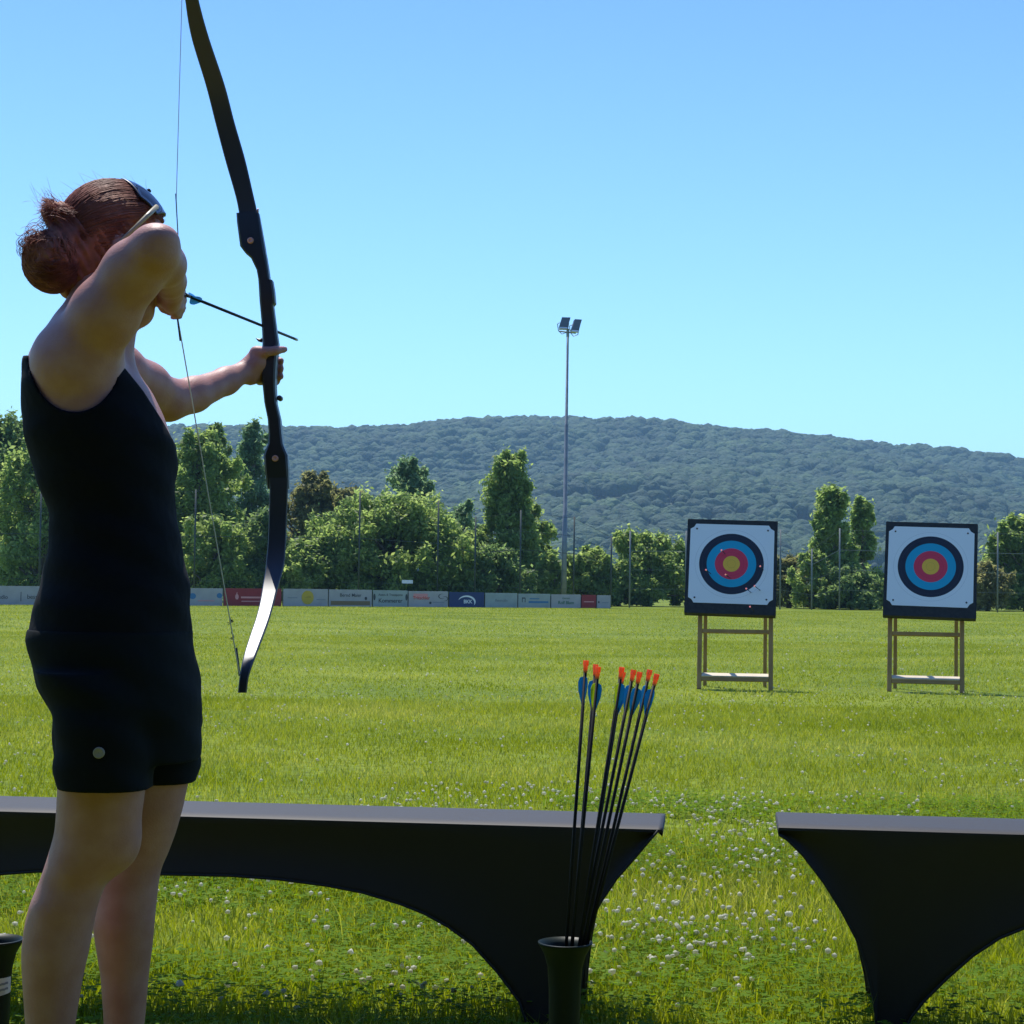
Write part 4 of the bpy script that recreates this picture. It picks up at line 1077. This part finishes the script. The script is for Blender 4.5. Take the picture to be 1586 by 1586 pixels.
Hf.F = np.maximum(Hf.F, facecut).astype(np.float32)
wn_ = .0022 * np.sin(ff_ * 210 + uu_ * 60) * np.sin(uu_ * 170 + ss_ * 90) + .0015 * np.sin((ff_ + uu_ * .6) * 420)
Hf.F = (Hf.F + wn_).astype(np.float32)
V, Fc = Hf.net()
hair = mkmesh('hair', V, Fc, M['hair'], person, True)
del Hf
def strands(paths, rad, name, parent, n=3, mt=None):
    """paths (N,K,3), rad (N,) -> thin tubes"""
    Pp = np.array(paths); N, K, _ = Pp.shape
    tn = np.gradient(Pp, axis=1); tn /= np.linalg.norm(tn, axis=2, keepdims=True) + 1e-9
    a = np.cross(tn, np.array([.3, .5, .81])); a /= np.linalg.norm(a, axis=2, keepdims=True) + 1e-9; b = np.cross(tn, a)
    tp = np.sin(np.linspace(.25, np.pi - .12, K))[None, :, None] ** .6 * np.array(rad)[:, None, None]
    vs = np.stack([Pp + (a * math.cos(6.2832 * q / n) + b * math.sin(6.2832 * q / n)) * tp for q in range(n)], 2)
    I0 = np.arange(N)[:, None, None] * K * n + np.arange(K - 1)[None, :, None] * n
    q = np.arange(n)[None, None, :]; q2 = (q + 1) % n
    f = np.stack([I0 + q, I0 + q2, I0 + n + q2, I0 + n + q], -1).reshape(-1, 4)
    return mkmesh(name, vs.reshape(-1, 3), f, mt or M['hair'], parent, True)
g = np.random.default_rng(5)
paths = []; rad = []
E = np.array((-.93, .12, -.25)); E /= np.linalg.norm(E)
while len(paths) < 2600:
    d = g.normal(size=3); d /= np.linalg.norm(d)
    if d[0] > .80 or (d[0] > .25 and d[2] < .35) or d[2] < -.5 or d[0] < -.75: continue
    d = d + g.normal(0, .02, 3)
    om = math.acos(np.clip(d.dot(E) / np.linalg.norm(d), -1, 1)); K = 12; t = np.linspace(0, 1, K)[:, None]
    dirs = (np.sin((1 - t) * om) * d + np.sin(t * om) * E) / math.sin(om)
    dirs[:, 2] += .05 * np.sin(np.pi * t[:, 0]) * g.normal(); dirs /= np.linalg.norm(dirs, axis=1)[:, None]
    lift = 1 + g.uniform(-.01, .035) + .02 * np.sin(np.pi * t)
    q = dirs * np.array([.1, .08, .108]) * lift
    w = np.array(H(0, 0, .004))[None] + q[:, :1] * np.array(Fd) + q[:, 1:2] * np.array(Sd) + q[:, 2:] * np.array(Ud)
    paths.append(w); rad.append(g.uniform(.0004, .0009))
strands(paths, rad, 'hair_strands', hair)
paths = []; rad = []
for i in range(900):   # coiled bun
    ax = np.array([.15, -.9, .35]) + g.normal(0, .35, 3); ax /= np.linalg.norm(ax)
    a = np.cross(ax, [0, 0, 1]); a /= np.linalg.norm(a); b = np.cross(ax, a)
    off = g.uniform(-.75, .75); rr = math.sqrt(1 - off * off); t0 = g.uniform(0, 6.28); t = np.linspace(t0, t0 + g.uniform(1.5, 4), 16)[:, None]
    d = (np.cos(t) * a + np.sin(t) * b) * rr + ax * off
    d = d * (1 + .07 * np.sin(np.arctan2(d @ b, d @ a) * 3 + off * 5))[:, None] * (1 + g.uniform(0, .05))
    paths.append(np.array(BUN) + d * np.array([.0475, .0465, .050])); rad.append(g.uniform(.0005, .0010))
strands(paths, rad, 'bun_strands', hair)
paths = []; rad = []
for i in range(420):   # loose tuft over the bun
    s0 = np.array(P(112 + g.normal(0, 5), 336 + g.normal(0, 9), 3.225 + g.normal(0, .012))); m1 = np.array(P(85 + g.normal(0, 6), 322 + g.normal(0, 9), 3.215 + g.normal(0, .014)))
    e0 = np.array(P(68 + g.normal(0, 6), 330 + g.normal(0, 13), 3.21 + g.normal(0, .016))); t = np.linspace(0, 1, 12)[:, None]
    if i % 3 == 0: e0 = np.array(P(74 + g.normal(0, 7), 306 + abs(g.normal(0, 7)), 3.22)); m1 = np.array(P(92 + g.normal(0, 5), 322, 3.215))
    paths.append((1 - t) ** 2 * s0 + 2 * t * (1 - t) * m1 + t * t * e0); rad.append(g.uniform(.0003, .0008))
for i in range(240):   # curls on the outer side of the bun
    c0 = np.array(P(52 + g.normal(0, 8), 378 + g.normal(0, 12), 3.19 + g.normal(0, .012))); rr = g.uniform(.008, .016); t = np.linspace(0, g.uniform(2.5, 5), 12)[:, None]; ph = g.uniform(0, 6.28)
    paths.append(c0 + np.cos(t + ph) * rr * np.array([1, 0, .1]) + np.sin(t + ph) * rr * np.array([.1, .3, .9])); rad.append(g.uniform(.0003, .0007))
strands(paths, rad, 'loose_tuft', hair)
paths = []; rad = []
for i in range(95):   # fly-away hairs
    th = g.uniform(-.3, 3.6); s0 = np.array(H(.09 * math.cos(th), g.uniform(-.03, .05), .104 * abs(math.sin(th)))) if i < 60 else np.array(P(78 + g.normal(0, 16), 318 + g.normal(0, 7), 3.21))
    dd = g.normal(size=3) * .012 + (np.array([-.02, 0, .012]) if i < 60 else np.array([-.008, 0, .014])); t = np.linspace(0, 1, 8)[:, None]
    paths.append(s0 + dd * t + g.normal(0, .006, 3) * t * t); rad.append(.00028)
strands(paths, rad, 'flyaway_hairs', hair)

# ---- sunglasses pushed up on the head
gl = empty('sunglasses', H(.05, 0, .10)); tag(gl, 'dark sunglasses with olive temples pushed up on the archer\'s hair', 'sunglasses')
def onhead(e, s_, off):   # elevation e (deg, from forward to up), lateral angle s_ (deg)
    a = R(s_); el_ = R(e); d = Vector((math.cos(a) * math.cos(el_), math.sin(a), math.cos(a) * math.sin(el_)))
    return H(d.x * (.1 + off), d.y * (.083 + off), .004 + d.z * (.109 + off))
for sg_ in (1, -1):
    vs = []; ne, ns = 8, 12
    for k_ in (0, 1):
        for i in range(ne + 1):
            for j in range(ns + 1):
                s_ = sg_ * (4 + 40 * j / ns); e0 = 32 + 6 * abs(s_) / 44; e1 = 88 - 20 * (abs(s_) / 44) ** 2
                vs.append(onhead(e0 + (e1 - e0) * i / ne, s_, .004 + .002 * k_))
    q = (ne + 1) * (ns + 1); fs = []
    for k_ in (0, 1):
        for i in range(ne):
            for j in range(ns):
                a = k_ * q + i * (ns + 1) + j; fs.append((a, a + 1, a + ns + 2, a + ns + 1))
    per = [i * (ns + 1) for i in range(ne + 1)] + [ne * (ns + 1) + j for j in range(1, ns + 1)] + [i * (ns + 1) + ns for i in range(ne - 1, -1, -1)] + [j for j in range(ns - 1, 0, -1)]
    for a, b in zip(per, per[1:] + per[:1]): fs.append((a, b, q + b, q + a))
    mkmesh('lens', vs, fs, M['lens'], gl, True)
    mb = MB(); mb.tube([vs[p] for p in per] + [vs[per[0]]], .0022, 6); mb.build('frame', M['bow'], gl, True)
    mb = MB(); pts = [onhead(45, sg_ * 44, .012), H(.034, sg_ * .092, .040), H(.016, sg_ * .097, .018), H(-.004, sg_ * .099, -.005), H(-.020, sg_ * .097, -.028), H(-.030, sg_ * .092, -.055)]
    mb.tube(pts, [.0046, .0044, .0038, .0034, .003, .0025], 8); mb.build('temple', M['temple'], gl, True)
mb = MB(); mb.tube([onhead(60, -5, .009), onhead(58, 0, .011), onhead(60, 5, .009)], .003, 6); mb.build('bridge', M['bow'], gl, True)

# ------------------------------------------------------------------ the bow
bow = empty('recurve_bow', P(420, 550, 3.8)); tag(bow, 'dark recurve bow held upright and drawn by the archer', 'bow')
RB = 3.80
def secring(l, r_, py, D, th, ch=.25):
    a = P(l, py, D); b = P(r_, py, D); c = (a + b) / 2; hw = (b - a).length / 2; X = (b - a).normalized(); Y = Vector((0, 1, 0)); ht = th / 2; q = ch * min(hw, ht)
    return [c + X * x + Y * y for x, y in [(-hw + q, -ht), (hw - q, -ht), (hw, -ht + q), (hw, ht - q), (hw - q, ht), (-hw + q, ht), (-hw, ht - q), (-hw, -ht + q)]]
RIS = [(331, 367, 401.5, .022), (345, 368, 404, .026), (383, 373.3, 410.6, .034), (392, 380, 412, .034), (400, 389.4, 413.6, .034), (420, 399, 416.7, .034), (434, 401.5, 418.5, .034), (435, 401.5, 422.7, .034), (452, 402.5, 425.5, .034), (470, 403.5, 427, .034), (474, 404, 424, .032),
       (505, 406.6, 428, .030), (520, 407.5, 430, .034), (533, 408, 432, .036), (545, 407, 431, .04), (560, 406.6, 429, .044), (585, 407.6, 427.8, .044), (600, 408.6, 427.5, .04), (625, 411, 429, .036), (650, 416, 435, .034), (672, 417.5, 437, .034), (688, 416.5, 439, .034), (697, 412.5, 442.5, .034), (706, 409.5, 446.5, .034), (730, 411.5, 447.4, .03), (757, 415, 448, .022)]
mb = MB(); mb.rings([secring(l, r_, y, RB, th) for y, l, r_, th in RIS]); riser = autosmooth(mb.build('riser', M['bow'], bow), 35)
for px, py in ((388, 372.5), (426.3, 710)):
    b = MB(); b.lathe(P(px, py, RB - .017), [(.0003, .002), (.0022, .002), (.0028, .0035), (.0058, .0035), (.0066, .001), (.0066, -.004)], 20, ax3); b.build('limb_bolt', M['bolt'], riser, True)
b = MB(); b.lathe(P(433.5, 617, RB), [(.0003, .012), (.0045, .012), (.0055, .009), (.0055, -.009), (.0045, -.012), (.0003, -.012)], 16, ax3); b.build('plunger_knob', M['bow'], riser, True)
b = MB(); b.tube([P(406, 527, RB), P(401, 527, RB), P(396.5, 524, RB - .004)], [.005, .003, .0008], 6); b.build('arrow_rest', M['bow'], riser, True)
b = MB(); b.tube([P(398.5, 331, RB), P(399.5, 324, RB), P(400.5, 323, RB)], [.003, .002, .001], 6); b.build('limb_tip_cap', M['bolt'], riser, True)
def limb(pts, th, name):
    """pts: (py,l,r,D)"""
    P3 = [( P(l, y, D) , P(r_, y, D)) for y, l, r_, D in pts]
    C = [(a + b) / 2 for a, b in P3]; rs = []
    for i, (a, b) in enumerate(P3):
        t = (C[min(i + 1, len(C) - 1)] - C[max(i - 1, 0)]).normalized(); X = (b - a).normalized(); N = X.cross(t).normalized()
        if N.y > 0: N = -N
        hw = (b - a).length / 2; q = min(.002, th * .35)
        rs.append([C[i] + X * x + N * n_ for x, n_ in [(-hw + q, th / 2), (hw - q, th / 2), (hw, th / 2 - q), (hw, -th / 2 + q), (hw - q, -th / 2), (-hw + q, -th / 2), (-hw, -th / 2 + q), (-hw, th / 2 - q)]])
    mb = MB(); mb.rings(rs); return autosmooth(mb.build(name, M['limb'], bow), 22)
def resample(pts, n):
    a = np.array(pts, float); t = np.linspace(0, len(a) - 1, n); i = np.arange(len(a))
    # smooth interpolation by catmull-rom
    out = []
    for x in t:
        k_ = min(int(x), len(a) - 2); f = x - k_; p0 = a[max(k_ - 1, 0)]; p1 = a[k_]; p2 = a[k_ + 1]; p3 = a[min(k_ + 2, len(a) - 1)]
        out.append(tuple(.5 * ((2 * p1) + (-p0 + p2) * f + (2 * p0 - 5 * p1 + 4 * p2 - p3) * f * f + (-p0 + 3 * p1 - 3 * p2 + p3) * f ** 3)))
    return out
UL = [(345, 372, 399.5, 3.795), (325, 369.5, 397.5, 3.795), (300, 364, 392, 3.793), (246, 348.5, 379.4, 3.785), (189, 333.5, 363, 3.77), (132, 319, 348, 3.745), (57, 296.5, 323, 3.69), (0, 287, 307.5, 3.64), (-45, 283, 299, 3.58), (-80, 281, 294, 3.53), (-100, 280.5, 291, 3.52)]
limb(resample(UL, 50), .0075, 'upper_limb')
LL = [(740, 416, 446.5, 3.79), (757, 417.5, 446, 3.79), (800, 416.5, 444.5, 3.79), (840, 415, 443, 3.785), (868, 412.5, 441, 3.775), (888, 410.5, 437, 3.76), (908, 407, 431, 3.735), (935, 402.5, 424, 3.69), (960, 396, 417, 3.64), (985, 387.5, 408, 3.585), (1010, 379.5, 398.5, 3.53), (1030, 374.5, 391, 3.50), (1050, 371, 385, 3.49), (1073, 368.5, 382, 3.487)]
limb(resample(LL, 70), .0075, 'lower_limb')
NK = P(279, 458, 3.352)
st = MB(); up = P(284, -82, 3.515); lo = P(371, 1046, 3.478)
n1 = P(274.5, 488, 3.354); s1_ = P(279.2, 528, 3.362)
hk = P(281, 462, 3.36)
st.tube([up, P(273, 310, 3.40), hk], .0008, 6)
st.tube([hk, n1 , lo], .0012, 6); st.build('bow_string', M['string'], bow)
sv = MB(); sv.tube([P(274.2, 488, 3.353), s1_], .0015, 8); sv.tube([P(272, 300, 3.398), P(281, 458, 3.358)], .0010, 6); sv.tube([P(365.8, 1004, 3.50), lo], .0022, 8); sv.build('string_serving', M['serving'], bow)
tf = MB(); gg = random.Random(3)
for cx, cy in ((357, 962), (361, 988)):
    for i in range(16):
        c = P(cx + gg.uniform(-1, 1), cy + gg.uniform(-3, 3), 3.49); tf.tube([c, c + Vector((gg.uniform(-.006, .006), gg.uniform(-.006, .006), gg.uniform(-.008, .008)))], .0006, 4)
tf.build('string_tassel', M['serving'], bow)
arrow(P(287, 456.5, 3.35), P(462, 527, 4.05), 'dark arrow nocked on the drawn bow string, tip just past the riser', 'arrow on the bow', nm='serving', vmats=('vblue', 'vblue', 'vblue'), roll=.4, rs=.0029) 

# ------------------------------------------------------------------ grass, clover and flowers
M['grass'] = leafmat('grass_blades', (0.15, 0.205, 0.016), (0.275, 0.32, 0.035), (0.54, 0.52, 0.14), 0.56, patch=0.5, rough=0.55)
M['clover'] = leafmat('clover_leaves', (0.12, 0.22, 0.015), (0.18, 0.30, 0.022), (0.25, 0.36, 0.04), 0.6, patch=1.5, rough=0.7, spec=0.08)
M['flower'] = leafmat('clover_flower', (0.50, 0.50, 0.33), (0.68, 0.67, 0.52), (0.78, 0.75, 0.64), 0.5, patch=2.0)
def inview(n, d0, d1, g, mar=1.25, pw=1.0):
    """random ground points inside a widened view wedge between two distances"""
    d = np.sqrt(d0 ** 2 + (d1 ** 2 - d0 ** 2) * g.random(n)); x = g.uniform(-1, 1, n) * d * .2735 * mar + g.uniform(-.2, .2, n)
    return x, d
def blades(n, d0, d1, hmin, hmax, w, seg, name, seed, patchy=True):
    g = np.random.default_rng(seed)
    x, y = inview(n, d0, d1, g)
    pn = vnoise(x, y, .55, 2) * .6 + vnoise(x, y, .17, 4) * .4
    if patchy:
        k_ = g.random(n) < .45 + .7 * pn; x, y, pn = x[k_], y[k_], pn[k_]; n = len(x)
    h = (hmin + (hmax - hmin) * g.random(n) ** 1.6) * (.6 + .8 * pn)
    a = g.uniform(0, 6.283, n); lean = g.uniform(.1, .9, n) * h; dx, dy = np.cos(a) * lean, np.sin(a) * lean
    b = g.uniform(0, 6.283, n); ww = w * g.uniform(.6, 1.3, n); wx, wy = np.cos(b) * ww, np.sin(b) * ww
    ts = [0, .5, 1] if seg == 2 else [0, 1]
    vs = []
    if seg == 2:
        v0 = np.stack([x - wx, y - wy, 0 * x], 1); v1 = np.stack([x + wx, y + wy, 0 * x], 1)
        v2 = np.stack([x + dx * .3 + wx * .8, y + dy * .3 + wy * .8, h * .6], 1); v3 = np.stack([x + dx * .3 - wx * .8, y + dy * .3 - wy * .8, h * .6], 1)
        v4 = np.stack([x + dx, y + dy, h], 1)
        V = np.stack([v0, v1, v2, v3, v4], 1).reshape(-1, 3); i = np.arange(n) * 5
        F3 = np.stack([np.stack([i, i + 1, i + 2], 1), np.stack([i, i + 2, i + 3], 1), np.stack([i + 3, i + 2, i + 4], 1)], 1).reshape(-1, 3)
    else:
        V = np.stack([np.stack([x - wx, y - wy, 0 * x], 1), np.stack([x + wx, y + wy, 0 * x], 1), np.stack([x + dx, y + dy, h], 1)], 1).reshape(-1, 3); F3 = np.arange(n * 3).reshape(-1, 3)
    return V, F3
parts = [blades(2500, 4.0, 9, .08, .15, .0012, 2, '', 6), blades(190000, 2.6, 7, .012, .060, .0016, 2, '', 1), blades(230000, 7, 15, .010, .045, .0024, 1, '', 2), blades(230000, 15, 32, .008, .034, .0045, 1, '', 3), blades(170000, 32, 70, .008, .034, .010, 1, '', 4)]
off = 0; Vs, Fs = [], []
for V, F3 in parts: Vs.append(V); Fs.append(F3 + off); off += len(V)
grass = mkmesh('grass', np.concatenate(Vs), np.concatenate(Fs), M['grass']); tag(grass, 'short sunlit lawn grass covering the whole archery field', 'grass', kind='stuff')
# tall weeds / dry stalks near the boards and fences
# clover leaves: three small round leaflets on a stalk
g = np.random.default_rng(21)
def clover_patch(x, y):
    return np.clip((vnoise(x, y, .8, 31) - .42) * 4, 0, 1)
n = 40000; x, y = inview(n, 3.3, 8.5, g); k_ = g.random(n) < np.maximum(clover_patch(x, y), (y < 4.7) * .8); x, y = x[k_], y[k_]; n = len(x)
hh = g.uniform(.015, .05, n) * np.where((y > 4.02) & (y < 4.6), 1.6, 1.0)
VV, FF = [], []
for l in range(3):
    a = g.uniform(0, 6.28, n) * 0 + l * 2.094 + g.uniform(0, 6.28, n) * .0 + (np.arange(n) % 7) * .9
    s_ = g.uniform(.006, .010, n); ca, sa = np.cos(a), np.sin(a); tz = g.uniform(-.3, .35, n)
    def pt(u, v): return np.stack([x + (ca * u - sa * v) * s_, y + (sa * u + ca * v) * s_, hh + u * s_ * tz], 1)
    V = np.stack([pt(.05, 0), pt(.8, -.75), pt(1.5, -.55), pt(1.5, .55), pt(.8, .75)], 1).reshape(-1, 3)
    VV.append(V)
V = np.concatenate(VV); F5 = np.arange(len(V)).reshape(-1, 5)
clover = mkmesh('clover_leaves', V, F5, M['clover']); tag(clover, 'patches of dark green clover leaves in the near grass', 'clover', kind='stuff')
# white clover heads on stems
def heads(n, d0, d1, g, dens, r0_, r1_):
    x, y = inview(n, d0, d1, g); k_ = g.random(n) < dens(x, y); return x[k_], y[k_], g.uniform(r0_, r1_, k_.sum())
def fd(x, y):
    px = HC + FPX * x / y
    near = np.clip((vnoise(x, y, .6, 41) - .38) * 3, 0, 1) * .6 + .10
    band = np.exp(-((px - 1080) / 230) ** 2) * .8 + np.exp(-((px - 620) / 180) ** 2) * .55 + .18
    return near * np.where(y < 8.5, band, .35 + .3 * (px > 1000)) * np.where(y > 6.6, .45, 1.0)
hs = [heads(12000, 4.1, 8.5, g, fd, .004, .0092), heads(10000, 8.5, 17, g, fd, .0045, .0085), heads(9000, 17, 40, g, lambda x, y: fd(x, y) * .6, .007, .012)]
X_ = np.concatenate([h[0] for h in hs]); Y_ = np.concatenate([h[1] for h in hs]); R_ = np.concatenate([h[2] for h in hs]); n = len(X_)
Hh = g.uniform(.03, .085, n) * np.where(Y_ > 8.5, .6, 1)
fv = scatter_blobs(np.stack([X_, Y_, Hh], 1), R_, IV0, .2, .85, 9); fl = mkmesh('clover_flowers', fv, blob_faces(n, len(IV0), IF0), M['flower'])
tag(fl, 'white clover flower heads dotted over the lawn', 'clover flowers', kind='stuff')
w = .0009; k_ = Y_ < 12; xs_, ys_, hs_ = X_[k_], Y_[k_], Hh[k_]
V = np.stack([np.stack([xs_ - w, ys_, 0 * xs_], 1), np.stack([xs_ + w, ys_, 0 * xs_], 1), np.stack([xs_ + w, ys_, hs_], 1), np.stack([xs_ - w, ys_, hs_], 1)], 1).reshape(-1, 3)
stm = mkmesh('clover_stems', V, np.arange(len(V)).reshape(-1, 4), M['clover']); tag(stm, 'thin green stems under the white clover heads', 'clover stems', kind='stuff')

# ------------------------------------------------------------------ haze
hb = MB(); hb.box((0, 1010, 90), 4900, 3900, 184)
hz = hb.build('haze', None); tag(hz, kind='stuff')
hm = bpy.data.materials.new('haze'); hm.use_nodes = True; nt = hm.node_tree; nt.nodes.clear()
o_ = nt.nodes.new('ShaderNodeOutputMaterial'); pv = nt.nodes.new('ShaderNodeVolumePrincipled')
pv.inputs['Color'].default_value = (0.42, 0.74, 0.98, 1); pv.inputs['Density'].default_value = 0.00027
nt.links.new(pv.outputs[0], o_.inputs['Volume']); hz.data.materials.append(hm)
hz['label'] = 'pale blue summer haze over the field and hill'
